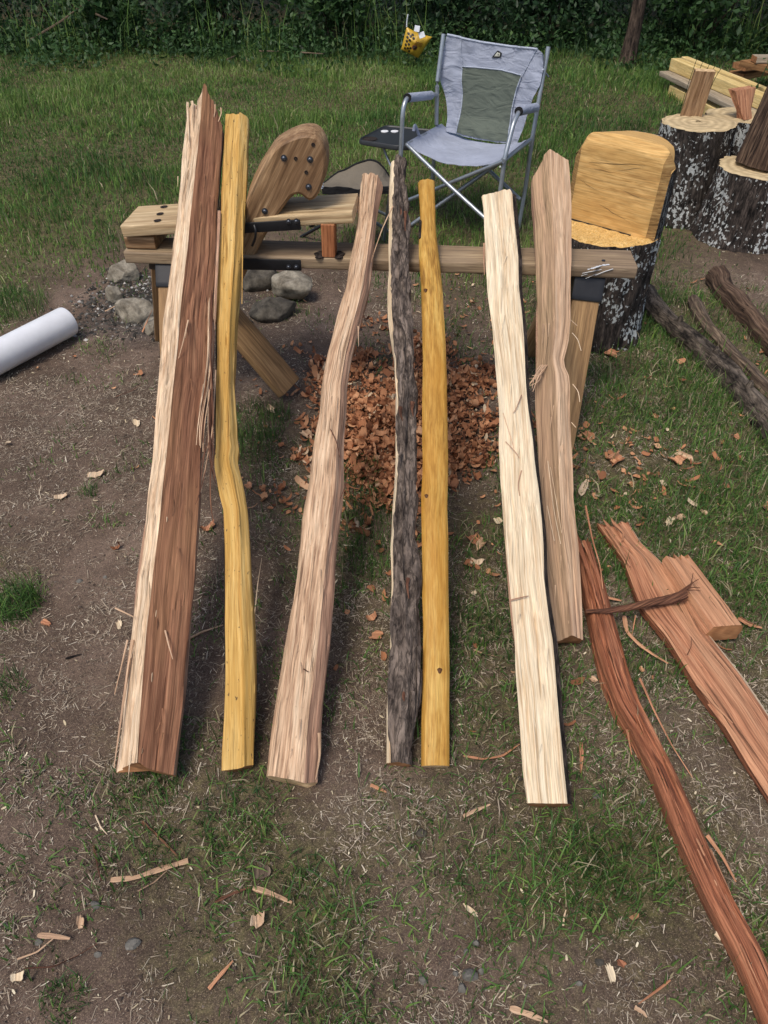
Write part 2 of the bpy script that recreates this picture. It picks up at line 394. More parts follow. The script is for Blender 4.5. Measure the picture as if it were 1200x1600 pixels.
def fabric(name, c, var=0.12, weave=900, bump=0.15):
    m = M(name); v = m.n('ShaderNodeTexCoord').outputs['Object']
    n = m.noise(v, 7, 4, 0.6); n2 = m.noise(v, weave, 2)
    cc = m.mix(1.0, c, m.ramp(n, [(0.3, 1 - var), (0.7, 1 + var)]), 'MULTIPLY')
    cc = m.mix(0.5, cc, m.ramp(n2, [(0.3, 0.7), (0.7, 1.2)]), 'MULTIPLY')
    wr = m.noise(m.scale(v, (9, 9, 22)), 1, 3, 0.5, 1.0)
    b = m.bump(wr, 0.7, 0.02)
    return m.fin(cc, 0.85, m.bump(n2, bump, 0.0008, b), spec=0.2)
MAT['fabric'] = fabric('lavender_grey_canvas', (0.33, 0.36, 0.44))
MAT['mesh'] = fabric('grey_green_mesh', (0.115, 0.135, 0.11), 0.06, 1500)
MAT['piping'] = fabric('pale_piping', (0.40, 0.44, 0.52), 0.05)
MAT['tanfab'] = fabric('tan_canvas', (0.165, 0.14, 0.105))
MAT['blackfab'] = fabric('black_canvas', (0.015, 0.015, 0.016))
MAT['bag'] = plain('yellow_bag_film', (0.52, 0.32, 0.03), 0.35, 0, 0.5, 0.2, 25)
MAT['bagprint'] = plain('black_bag_print', (0.02, 0.015, 0.01), 0.4)
MAT['bagbrown'] = plain('brown_bag_print', (0.16, 0.05, 0.015), 0.4)
MAT['paper'] = plain('white_paper', (0.62, 0.64, 0.68), 0.6)
def rockmat(name, lo, hi, lichen=0.3):
    m = M(name); v = m.n('ShaderNodeTexCoord').outputs['Object']
    a = m.noise(v, 14, 8, 0.65, 0.4); b = m.noise(v, 90, 4, 0.7)
    c = m.ramp(a, [(0.32, lo), (0.62, hi)])
    c = m.mix(0.6, c, m.ramp(b, [(0.3, 0.6), (0.7, 1.3)]), 'MULTIPLY')
    return m.fin(c, 0.9, m.bump(m.math('ADD', a, m.math('MULTIPLY', b, 0.3)), 0.8, 0.01), spec=0.2)
MAT['rock'] = rockmat('grey_fieldstone', S(84, 76, 64), S(162, 154, 138))
MAT['rock_dark'] = rockmat('sooty_fieldstone', S(42, 39, 35), S(100, 94, 84))
MAT['pebble'] = rockmat('grey_pebble', S(78, 75, 70), S(134, 130, 122))
def rndmat(name, stops, rough=0.8, trans=0.0, spec=0.2, attr='rnd', vary=0.25):
    m = M(name); f = m.attr(attr, 'Fac')
    c = m.ramp(f, stops)
    v = m.n('ShaderNodeTexCoord').outputs['Object']
    c = m.mix(1.0, c, m.ramp(m.noise(v, 5, 3), [(0.3, 1 - vary), (0.7, 1 + vary)]), 'MULTIPLY')
    m.fin(c, rough, spec=spec)
    if trans:
        tr = m.n('ShaderNodeBsdfTranslucent'); m.l(c, tr.inputs[0])
        mx = m.n('ShaderNodeMixShader'); mx.inputs[0].default_value = trans
        m.l(m.b.outputs[0], mx.inputs[1]); m.l(tr.outputs[0], mx.inputs[2]); m.l(mx.outputs[0], m.out.inputs[0])
    return m.m
MAT['grass'] = rndmat('grass_blades', [(0.0, (0.034, 0.080, 0.024)), (0.45, (0.098, 0.195, 0.042)), (0.8, (0.215, 0.32, 0.072)), (0.93, (0.24, 0.27, 0.10)), (1.0, (0.40, 0.34, 0.21))], 0.55, 0.25, 0.3)
MAT['litter'] = rndmat('dry_plant_litter', [(0.0, (0.09, 0.068, 0.05)), (0.35, (0.24, 0.19, 0.14)), (0.75, (0.46, 0.38, 0.28)), (1.0, (0.68, 0.62, 0.5))], 0.85)
MAT['crumbs'] = rndmat('soil_crumbs', [(0.0, (0.045, 0.033, 0.028)), (0.6, (0.12, 0.088, 0.07)), (1.0, (0.24, 0.20, 0.17))], 0.95)
MAT['shaving'] = rndmat('red_wood_shavings', [(0.0, (0.15, 0.062, 0.035)), (0.5, (0.40, 0.175, 0.085)), (0.85, (0.60, 0.32, 0.17)), (1.0, (0.64, 0.50, 0.34))], 0.8, 0.1)
MAT['cream_chip'] = rndmat('cream_wood_chips', [(0.0, (0.42, 0.33, 0.2)), (1.0, (0.7, 0.62, 0.45))], 0.8)
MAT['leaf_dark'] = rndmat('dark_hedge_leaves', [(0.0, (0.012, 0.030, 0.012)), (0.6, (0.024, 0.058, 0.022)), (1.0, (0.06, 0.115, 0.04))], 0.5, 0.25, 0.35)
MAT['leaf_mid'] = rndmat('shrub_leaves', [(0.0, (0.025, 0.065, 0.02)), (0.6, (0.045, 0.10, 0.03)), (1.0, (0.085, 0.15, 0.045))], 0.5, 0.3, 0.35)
MAT['ash'] = rndmat('charcoal_and_ash', [(0.0, (0.025, 0.023, 0.02)), (0.6, (0.075, 0.07, 0.062)), (1.0, (0.46, 0.44, 0.41))], 0.95)
MAT['trunk'] = bark('wood_tree_bark', S(50, 42, 38), S(104, 88, 76), 0.0, 0.8)
MAT['twig'] = plain('dead_branch', S(104, 88, 72), 0.9, var=0.3)
def soil():
    m = M('bare_soil'); v = m.n('ShaderNodeTexCoord').outputs['Object']
    cv = m.attr('cover', 'Fac')
    a = m.noise(v, 2.2, 6, 0.6); b = m.noise(v, 38, 6, 0.7); d = m.noise(v, 240, 4, 0.7)
    dirt = m.ramp(a, [(0.3, S(70, 59, 51)), (0.5, S(94, 79, 69)), (0.72, S(126, 108, 96))])
    th = m.ramp(b, [(0.3, S(40, 42, 26)), (0.7, S(98, 94, 60))])
    c = m.mix(m.math('MULTIPLY', m.ramp(m.math('ADD', cv, m.math('MULTIPLY', m.math('SUBTRACT', b, 0.5), 0.8)), [(0.2, 0.0), (0.7, 1.0)]), 0.8), dirt, th)
    c = m.mix(0.8, c, m.ramp(b, [(0.28, 0.62), (0.72, 1.3)]), 'MULTIPLY')
    c = m.mix(0.9, c, m.ramp(d, [(0.3, 0.45), (0.7, 1.55)]), 'MULTIPLY')
    tm = m.noise(m.scale(v, (1, 1, 1), (4, 4, 0)), 430, 2)
    c = m.mix(m.math('MULTIPLY', m.ramp(tm, [(0.58, 0.0), (0.66, 1.0)]), 0.5), c, S(168, 148, 122))
    ch = m.attr('char', 'Fac'); c = m.mix(ch, c, m.ramp(b, [(0.3, (0.015, 0.015, 0.016)), (0.7, (0.09, 0.088, 0.088))]))
    h = m.math('ADD', b, m.math('MULTIPLY', d, 0.35))
    return m.fin(c, 0.95, m.bump(h, 0.9, 0.006), spec=0.12)
MAT['soil'] = soil()

# ------------------------------------------------------------------ ground
def build_ground():
    def axis(segs):
        out = []
        for a, b, st in segs: out += list(np.arange(a, b - 1e-6, st))
        return np.array(out + [segs[-1][1]])
    xs = axis([(-60, -12, 4), (-12, -5, .5), (-5, -2.3, .06), (-2.3, 2.5, .0165), (2.5, 5, .06), (5, 12, .5), (12, 60, 4)])
    ys = axis([(-30, -2, 2), (-2, -.1, .1), (-.1, 4.2, .0165), (4.2, 7, .04), (7, 14, .2), (14, 80, 4)])
    X, Y = np.meshgrid(xs, ys)
    Z = gh(X, Y) + 0.0042 * fbm(X * 34, Y * 34, 0, 8, 3) * (1.2 - .4 * np.clip(Y / 4, 0, 1))
    px, py = proj(X, np.maximum(Y, -0.9))
    n, m_ = X.shape; idx = np.arange(n * m_).reshape(n, m_)
    F = np.stack([idx[:-1, :-1], idx[:-1, 1:], idx[1:, 1:], idx[1:, :-1]], -1).reshape(-1, 4)
    cv = cover(X, np.maximum(Y, -0.8))
    c0 = G(205, 500); ch = np.exp(-(((X - c0[0] - .18) / .42) ** 2 + ((Y - c0[1] - .12) / .33) ** 2)) * 1.1 + 0.25 * fbm(X * 6, Y * 6, 0, 2, 3)
    ch = np.clip(ch - 0.25, 0, 1) * np.exp(-(((X - c0[0] - .18) / .7) ** 2 + ((Y - c0[1] - .1) / .5) ** 2)) * 1.3
    o = mk('ground', np.stack([X, Y, Z], -1).reshape(-1, 3), F, MAT['soil'], attrs={'cover': cv, 'char': np.clip(ch, 0, .9)}, sharp=None)
    tag(o, kind='structure')
build_ground()

# ------------------------------------------------------------------ scattered pieces as one mesh
def blades(name, X, Y, H, Wd, mat, lean=0.6, rnd=None, zoff=0.0, lo=False, Z0=None):
    N = len(X); az = RNG.uniform(0, 2 * np.pi, N); la = RNG.uniform(0, 2 * np.pi, N)
    L = np.abs(RNG.normal(0, lean, N)).clip(0, 1.6)
    z = (gh(X, Y) if Z0 is None else Z0) - 0.004 + zoff
    base = np.stack([X, Y, z], -1)
    wv = np.stack([np.cos(az), np.sin(az), 0 * az], -1) * (Wd / 2)[:, None]
    lv = np.stack([np.cos(la), np.sin(la), 0 * la], -1)
    hh = H[:, None]
    def pt(t):
        a = L * t * 0.9
        return base + hh * t * (lv * np.sin(a)[:, None] + np.array([0, 0, 1]) * np.cos(a)[:, None])
    m1, m2, tp = pt(.45), pt(.8), pt(1.0)
    V = np.stack([base - wv, base + wv, m1 - wv * .85, m1 + wv * .85, m2 - wv * .5, m2 + wv * .5, tp], 1)
    k = np.arange(N)[:, None] * 7
    T = np.concatenate([k + [0, 1, 3], k + [0, 3, 2], k + [2, 3, 5], k + [2, 5, 4], k + [4, 5, 6]], 1).reshape(-1, 3)
    nv_ = 7
    if lo:
        V = np.stack([base - wv, base + wv, m1 - wv * .8, m1 + wv * .8, tp], 1); k = np.arange(N)[:, None] * 5; nv_ = 5
        T = np.concatenate([k + [0, 1, 3], k + [0, 3, 2], k + [2, 3, 4]], 1).reshape(-1, 3)
    if rnd is None: rnd = RNG.beta(2, 3, N)
    o = mk(name, V.reshape(-1, 3), T, mat, attrs={'rnd': np.repeat(rnd, nv_)}, sharp=None)
    return tag(o, kind='stuff')

def scatter(n, x0, x1, y0, y1, prob):
    X = RNG.uniform(x0, x1, n); Y = RNG.uniform(y0, y1, n)
    k = RNG.uniform(0, 1, n) < prob(X, Y)
    return X[k], Y[k]
def clump(X, Y, f, seed): return fbm(X * f, Y * f, 0, seed, 3)
def pile(X, Y):                              # how deep the shavings lie
    px, py = proj(X, Y)
    a = np.exp(-(((px - 645) / 165) ** 2 + ((py - 668) / 125) ** 2) * 1.0) * 1.4 + 0.36 * clump(X, Y, 5, 61)
    return np.clip(a - .38, 0, 1)
# near turf, thin and clumpy
def pn(X, Y):
    c = cover(X, Y); cl = clump(X, Y, 7, 41) * .5 + clump(X, Y, 2.5, 42) * .35
    return np.clip((c ** 1.1) * 1.2 + cl * (0.55 + .8 * c) - 0.16, 0, 1) * (1 - np.clip(pile(X, Y) * 1.6, 0, .97))
X, Y = scatter(270000, -2.0, 2.3, 0.15, 3.4, pn)
H = RNG.gamma(4, 0.0072, len(X)) * (0.75 + .6 * cover(X, Y)); Wd = RNG.uniform(.0020, .0046, len(X))
rn = RNG.beta(2, 3.2, len(X)); rn[RNG.uniform(0, 1, len(X)) < .14] = 1.0
tag(blades('grass', X, Y, H, Wd, MAT['grass'], 1.0, rn), 'short patchy green turf growing through bare soil')
# lawn
def pf(X, Y):
    c = cover(X, Y); cl = clump(X, Y, 3, 43)
    return np.clip(c * 1.25 - .05 + cl * .28, 0, 1) * (Y < 12)
X, Y = scatter(258000, -4.6, 5.0, 3.4, 9.6, lambda X, Y: pf(X, Y) * np.clip(1.35 - (Y - 3.4) * .09, .5, 1))
tall = np.clip(clump(X, Y, 1.6, 44), -.6, .9)
H = RNG.gamma(6, 0.0072, len(X)) * (1.0 + .8 * tall) * (.6 + .6 * cover(X, Y)); Wd = RNG.uniform(.0034, .0065, len(X)) * (.75 + Y * .075)
rn = np.clip(RNG.beta(2.4, 2.8, len(X)) + .30 * clump(X, Y, 1.1, 45) - .03, 0, .95); rn[RNG.uniform(0, 1, len(X)) < .025] = 1.0
tag(blades('lawn', X, Y, H, Wd, MAT['grass'], .7, rn, lo=True), 'longer green lawn reaching back to the hedge')
# tufts that stand out
def tuft(px, py, rad_, n, h, dark=0.1):
    c = G(px, py); r = rad_ * np.sqrt(RNG.uniform(0, 1, n)); a = RNG.uniform(0, 6.28, n)
    X = c[0] + r * np.cos(a); Y = c[1] + r * np.sin(a)
    return X, Y, RNG.uniform(.5, 1.1, n) * h, RNG.uniform(.0016, .003, n), np.clip(RNG.beta(2, 4, n) - dark, 0, 1)
tl = [(25, 948, .07, 420, .085), (400, 660, .13, 500, .07), (395, 700, .10, 300, .06), (585, 795, .10, 380, .06), (590, 870, .10, 380, .055), (560, 740, .07, 250, .06),
      (140, 770, .03, 60, .05), (25, 480, .16, 420, .10), (10, 1080, .05, 120, .05), (100, 1560, .045, 130, .04), (965, 885, .06, 200, .06), (730, 970, .10, 300, .05), (985, 1020, .07, 220, .05),
      (690, 1045, .09, 200, .05), (465, 1365, .05, 90, .045), (880, 1340, .09, 240, .05), (940, 1400, .08, 200, .05), (230, 1225, .08, 200, .05), (380, 1270, .09, 200, .05), (255, 1330, .05, 110, .045)]
A = [tuft(*t) for t in tl]; A = [np.concatenate([a[i] for a in A]) for i in range(5)]
tag(blades('grass_tufts', A[0], A[1], A[2], A[3], MAT['grass'], .75, A[4]), 'thick dark green grass tufts on the bare soil')
# rank growth at the foot of the wood
X, Y = scatter(30000, -5.5, 6.5, 8.2, 10.2, lambda X, Y: np.clip((Y - 8.6 + .6 * clump(X, Y, 1.2, 46)) * .7, 0, 1))
H = RNG.gamma(5, .022, len(X)); Wd = RNG.uniform(.006, .012, len(X))
tag(blades('rank_grass', X, Y, H, Wd, MAT['leaf_mid'], .7), 'tall rank grass along the edge of the wood')

def flakes(name, X, Y, L, Wd, mat, tilt=.25, rnd=None, zoff=0.001, curl=0.0, Z=None, az=None, kind='stuff', K=None):
    N = len(X); az = RNG.uniform(0, 2 * np.pi, N) if az is None else az
    d = np.stack([np.cos(az), np.sin(az), RNG.normal(0, tilt, N)], -1); d = nrm(d)
    s = np.stack([-np.sin(az), np.cos(az), RNG.normal(0, tilt, N)], -1); s = nrm(s)
    n_ = np.cross(d, s)
    z = gh(X, Y) + zoff + .35 * Wd * np.abs(s[:, 2]) + .5 * L * np.abs(d[:, 2]) if Z is None else Z
    c = np.stack([X, Y, z], -1); rows = []
    K = K or (5 if curl else 3)
    cu = RNG.uniform(.3, 1.0, N) * curl
    bend = RNG.normal(0, .25, N)
    for k in range(K):
        t = (k / (K - 1) - .5)
        if curl:
            a = t * cu; Rr = L / np.maximum(cu, .05)
            p = c + d * (np.sin(a) * Rr)[:, None] + n_ * ((1 - np.cos(a)) * Rr)[:, None]
        else: p = c + d * (t * L)[:, None] + s * (bend * L * (t * t))[:, None]
        wk = Wd * (1.0 if 0 < k < K - 1 else RNG.uniform(.15, .95, N)) / 2
        rows += [p - s * wk[:, None], p + s * wk[:, None]]
    V = np.stack(rows, 1); k0 = np.arange(N)[:, None] * (2 * K)
    Q = np.concatenate([k0 + [2 * i, 2 * i + 1, 2 * i + 3, 2 * i + 2] for i in range(K - 1)], 1).reshape(-1, 4)
    if rnd is None: rnd = RNG.uniform(0, 1, N)
    o = mk(name, V.reshape(-1, 3), Q, mat, attrs={'rnd': np.repeat(rnd, 2 * K)}, sharp=None)
    return tag(o, kind=kind)
# dry fibres, straw and tiny chips
def pl_(X, Y):
    return np.clip(.5 + .5 * clump(X, Y, 3.5, 51) + .3 * clump(X, Y, 14, 53) - .12 * (cover(X, Y) > .7), .08, 1) * np.where(Y > 2.6, .45, 1)
X, Y = scatter(480000, -1.9, 2.1, .12, 3.6, pl_)
L = RNG.gamma(2.0, .0042, len(X)).clip(.003, .03); Wd = RNG.uniform(.0010, .0024, len(X))
tag(flakes('fine_litter', X, Y, L, Wd, MAT['litter'], .25, RNG.beta(1.8, 2.0, len(X)), K=2), 'finest dry grass litter matted over the soil')
X, Y = scatter(42000, -2.0, 2.2, .12, 3.6, pl_)
L = RNG.gamma(2.4, .0062, len(X)).clip(.005, .06); Wd = RNG.uniform(.0010, .0026, len(X))
tag(flakes('dry_litter', X, Y, L, Wd, MAT['litter'], .22, RNG.beta(2.2, 2.2, len(X))), 'pale dry grass and fibre litter over the soil')
X, Y = scatter(5200, -2.0, 2.4, .12, 3.9, lambda X, Y: np.clip(.5 + .4 * clump(X, Y, 2.2, 52), .1, 1))
tag(flakes('pale_chips', X, Y, RNG.gamma(2.5, .0032, len(X)), RNG.uniform(.0015, .0045, len(X)), MAT['cream_chip'], .3, None, .003, .9), 'small cream wood flakes strewn over the ground')
X, Y = scatter(60000, -2.0, 2.2, .12, 3.0, lambda X, Y: np.clip(.75 - .6 * cover(X, Y), .12, 1))
sz = RNG.gamma(2, .0014, len(X)).clip(.0012, .0055)
def crumbs(name, X, Y, sz, mat, rnd, label):
    N = len(X); V0 = np.array([[1, 0, 0], [-.5, .87, 0], [-.5, -.87, 0], [0, 0, 1.1], [0, 0, -.8]])
    a = RNG.uniform(0, 6.28, N); J = V0[None] * RNG.uniform(.6, 1.2, (N, 5, 1))
    Xr = J[..., 0] * np.cos(a)[:, None] - J[..., 1] * np.sin(a)[:, None]; Yr = J[..., 0] * np.sin(a)[:, None] + J[..., 1] * np.cos(a)[:, None]
    V = np.stack([X[:, None] + Xr * sz[:, None], Y[:, None] + Yr * sz[:, None], gh(X, Y)[:, None] + .3 * sz[:, None] + J[..., 2] * sz[:, None] * .7], -1)
    k = np.arange(N)[:, None] * 5
    T = np.concatenate([k + [0, 1, 3], k + [1, 2, 3], k + [2, 0, 3]], 1).reshape(-1, 3)
    tag(mk(name, V.reshape(-1, 3), T, mat, attrs={'rnd': np.repeat(rnd, 5)}, sharp=None), label, kind='stuff')
crumbs('soil_crumbs', X, Y, sz, MAT['crumbs'], RNG.beta(2, 2, len(X)), 'loose soil crumbs on the bare dirt')
c0 = G(205, 480)
X = RNG.normal(c0[0] + .05, .16, 2600); Y = RNG.normal(c0[1] + .05, .14, 2600)
crumbs('charcoal_bits', X, Y, RNG.gamma(2, .0035, 2600).clip(.0015, .012), MAT['ash'], RNG.beta(1, 1.6, 2600), 'charcoal and ash bits round the fire ring stones')

# shavings: the heap under the bench and the scatter round it
N = 44000
X, Y = scatter(N, -.85, 1.05, 1.6, 3.2, lambda X, Y: np.clip(pile(X, Y) * 1.7, 0, 1) ** 1.3)
Z = gh(X, Y) + .004 + pile(X, Y) * .042 * RNG.uniform(.1, 1, len(X)) + .004 * RNG.uniform(0, 1, len(X))
rn = RNG.beta(1.5, 1.6, len(X)) * .92; rn[RNG.uniform(0, 1, len(X)) < .03] = 1
tag(flakes('shavings_heap', X, Y, RNG.gamma(2.6, .0095, len(X)).clip(.007, .08), RNG.gamma(3, .0036, len(X)).clip(.004, .026), MAT['shaving'], .5, rn, 0, 4.2, Z),
    'heap of curled reddish shavings under the bench')
X, Y = scatter(5000, -.85, 1.05, 1.6, 3.2, lambda X, Y: np.clip(pile(X, Y) * 1.3, 0, 1))
Z = gh(X, Y) + .008 + pile(X, Y) * .042
rn = RNG.beta(3, 2, len(X)) * .95; rn[RNG.uniform(0, 1, len(X)) < .04] = 1
tag(flakes('curled_shavings', X, Y, RNG.uniform(.03, .085, len(X)), RNG.uniform(.008, .026, len(X)), MAT['shaving'], .5, rn, 0, 5.5, Z, K=8), 'larger curled orange shavings on top of the heap')
def ps(X, Y):
    px, py = proj(X, Y)
    a = np.exp(-((px - 640) / 240) ** 2 - ((py - 680) / 170) ** 2) * .8 + np.exp(-((px - 960) / 110) ** 2 - ((py - 745) / 45) ** 2) * 1.5 + np.exp(-((px - 930) / 160) ** 2 - ((py - 800) / 110) ** 2) * .25
    a = a + .06 * (px > 450) * (py < 1150) * (py > 430) + .004
    return np.clip(a * (.7 + .7 * clump(X, Y, 4, 55)), 0, 1)
X, Y = scatter(9000, -2, 2.2, .2, 3.6, ps)
rn = RNG.beta(2.4, 2, len(X)) * .95; rn[RNG.uniform(0, 1, len(X)) < .07] = 1
tag(flakes('scattered_shavings', X, Y, RNG.gamma(4, .006, len(X)).clip(.006, .06), RNG.gamma(4, .0028, len(X)).clip(.004, .025), MAT['shaving'], .3, rn, .006, 2.2),
    'reddish shavings scattered thinly over grass and dirt')

# ------------------------------------------------------------------ the wood behind the lawn
def leaves(name, P, size, mat, parent=None, label=None, cat=None, group=None, kind=None, loc=None, rnd=None):
    N = len(P); size = np.broadcast_to(size, (N,))
    d = nrm(RNG.normal(0, 1, (N, 3)) + [0, -.2, -.35]); u = nrm(np.cross(d, RNG.normal(0, 1, (N, 3)) * .6 + [0, 0, 1])); n_ = np.cross(d, u)
    s = size[:, None]
    V = np.stack([P - d * s * .5, P - u * s * .26 + n_ * s * .05 - d * s * .05, P + d * s * .5 - n_ * s * .08, P + u * s * .26 + n_ * s * .05 - d * s * .05], 1)
    k = np.arange(N)[:, None] * 4
    T = np.concatenate([k + [0, 1, 2], k + [0, 2, 3]], 1).reshape(-1, 3)
    if rnd is None: rnd = RNG.beta(2, 2, N)
    o = mk(name, V.reshape(-1, 3), T, mat, parent, loc, attrs={'rnd': np.repeat(rnd, 4)}, sharp=None)
    return tag(o, label, cat, group, kind)
def blob(n, c, r, k=9):
    c = np.array(c); r = np.array(r)
    cc = c + RNG.uniform(-1, 1, (k, 3)) * r * .65; ci = RNG.integers(0, k, n)
    v = nrm(RNG.normal(0, 1, (n, 3))) * (RNG.uniform(.25, 1, n) ** .5)[:, None]
    return cc[ci] + v * r * .5
# undergrowth mass
P = np.stack([RNG.uniform(-8, 9, 90000), RNG.uniform(8.9, 13, 90000), RNG.uniform(0, 1, 90000)], -1)
top = np.clip((P[:, 1] - 8.7 + .5 * fbm(P[:, 0] * .8, P[:, 1] * 1.2, 0, 71, 3)) * .75, .05, 2.2) + .25 * fbm(P[:, 0] * 2, P[:, 1] * 2, 0, 72, 3)
P[:, 2] = P[:, 2] * np.maximum(top, .05)
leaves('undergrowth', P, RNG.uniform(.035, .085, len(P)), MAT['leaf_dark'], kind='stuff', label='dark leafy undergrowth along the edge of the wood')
X, Y = RNG.uniform(-6, 7, 1500), RNG.uniform(8.7, 9.8, 1500); k = fbm(X * 1.4, Y, 0, 77, 2) > .12; X, Y = X[k], Y[k]
tag(blades('tall_stalks', X, Y, RNG.uniform(.2, .75, len(X)), RNG.uniform(.006, .012, len(X)), MAT['grass'], .4, RNG.beta(3, 2, len(X)), lo=True), 'tall thin weed stalks standing before the undergrowth')
P = np.stack([RNG.uniform(-6, 7, 26000), RNG.uniform(7.9, 9.4, 26000), RNG.uniform(0, 1, 26000)], -1)
k = RNG.uniform(0, 1, 26000) < np.clip((P[:, 1] - 8.0) * 1.1 + .8 * fbm(P[:, 0] * 1.3, P[:, 1] * 1.3, 0, 73, 3), 0, 1); P = P[k]; P[:, 2] *= .06 + .22 * np.clip(P[:, 1] - 8, 0, 1)
leaves('ground_weeds', P, RNG.uniform(.03, .07, len(P)), MAT['leaf_mid'], kind='stuff', label='low broad leafed weeds where the lawn meets the wood')
# high canopy out of view, added to shade the wood
P = np.concatenate([blob(2600, (RNG.uniform(-9, 10), RNG.uniform(9.4, 14), RNG.uniform(2.6, 5.5)), (1.6, 1.4, 1.0), 14) for _ in range(26)])
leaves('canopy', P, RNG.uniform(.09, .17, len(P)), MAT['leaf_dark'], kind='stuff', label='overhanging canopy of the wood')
SHR = [  # x, y (metres), height, radius, material, label
 (-4.5, 9.5, 1.0, .8, 'leaf_mid', 'leafy green shrub at the far left edge of the wood'),
 (-3.0, 9.3, .75, .6, 'leaf_mid', 'rounded green shrub behind the bare crossing branch at left'),
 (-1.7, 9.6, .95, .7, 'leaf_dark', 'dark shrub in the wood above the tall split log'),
 (-.55, 9.2, .8, .5, 'leaf_mid', 'pale leafed shrub left of the hanging yellow bag'),
 (.75, 9.6, 1.0, .7, 'leaf_dark', 'dark shrub between the yellow bag and the camp chair top'),
 (1.75, 9.3, .85, .55, 'leaf_dark', 'dark shrub left of the slim tree trunk'),
 (3.2, 9.0, 1.0, .65, 'leaf_mid', 'green shrub just right of the slim tree trunk'),
 (4.1, 8.3, 1.15, .6, 'leaf_mid', 'bright leafy shrub behind the yellow lumber'),
 (5.0, 9.0, 1.3, .8, 'leaf_mid', 'tall shrub at the far right behind the brown boards')]
for x, y, h, r, mt, lb in SHR:
    t = thing('shrub', (x, y, 0), lb, 'shrub')
    for k in range(5):
        e = np.array([x + RNG.normal(0, r * .4), y + RNG.normal(0, r * .3), h * RNG.uniform(.6, .95)])
        tube('stem', smooth([[x, y, -.02], (np.array([x, y, 0]) + e) / 2 + [RNG.normal(0, .05), 0, .08], e], 10), np.linspace(.012, .004, 10), MAT['trunk'], t, m=6)
    leaves('foliage', blob(1500, (x, y, h * .58), (r * .9, r * .8, h * .5), 12), RNG.uniform(.05, .11, 1500), MAT[mt], t)
TR = [(978, 103, 2.3, .055, 'slim grey tree trunk rising from the wood edge right of the camp chair'), (735, 60, 2.5, .04, 'thin dark sapling standing deep in the wood above the camp chair'),
      (75, 40, 2.4, .03, 'thin pale sapling at the left of the wood'), (560, 40, 2.4, .035, 'thin sapling standing in the undergrowth above the tan stool'), (350, 30, 2.5, .03, 'thin sapling in the shade above the tall split log')]
for px, py, hh, r, lb in TR:
    g = G(px, py); t = thing('tree', (g[0], g[1], 0), lb, 'tree')
    Q = smooth([[g[0], g[1], -.05], [g[0] + .04, g[1] + .02, 1.0], [g[0] + .10, g[1], 2.2], [g[0] + .06, g[1] + .05, 4.2]], 30)
    tube('trunk', Q, np.linspace(r * 1.15, r * .6, 30) + r * .7 * np.exp(-np.arange(30) / 1.2), MAT['trunk'], t, m=14, rough=.12)
    for k in range(3):
        b0 = Q[16 + 4 * k]; e = b0 + [RNG.normal(0, .7), RNG.normal(0, .5), .7]
        tube('limb', smooth([b0, (b0 + e) / 2 + [0, 0, .1], e], 10), np.linspace(r * .4, .008, 10), MAT['trunk'], t, m=7)
    leaves('crown', blob(2200, (g[0] + .05, g[1], 4.0), (1.1, 1.0, .9), 12), RNG.uniform(.07, .13, 2200), MAT['leaf_mid'], t)
def stick(pts, r, label, name='dead_branch', cat='branch', mat='twig', h=None):
    Q = smooth(pts, 16, 1)
    o = tube(name, Q, np.linspace(r, r * .5, 16), MAT[mat], loc=Q[0], m=7, rough=.2)
    return tag(o, label, cat)
stick([PY(48, 62, 9.0), PY(100, 30, 9.0), PY(142, -2, 9.1)], .012, 'long bare pale branch leaning across the undergrowth at upper left')
stick([PY(150, 22, 9.0), PY(168, 30, 8.9)], .012, 'short pale broken branch in the undergrowth at upper left')
stick([G(355, 93, .05), PY(372, 86, 8.7), G(388, 96, .08)], .010, 'bent dead branch lying where lawn meets undergrowth')
stick([G(405, 80, .1), G(436, 80, .1)], .009, 'thin dead branch lying left of the yellow bag')
stick([G(470, 82, .1), G(505, 84, .1)], .008, 'straight thin dead branch lying nearest to the yellow bag')

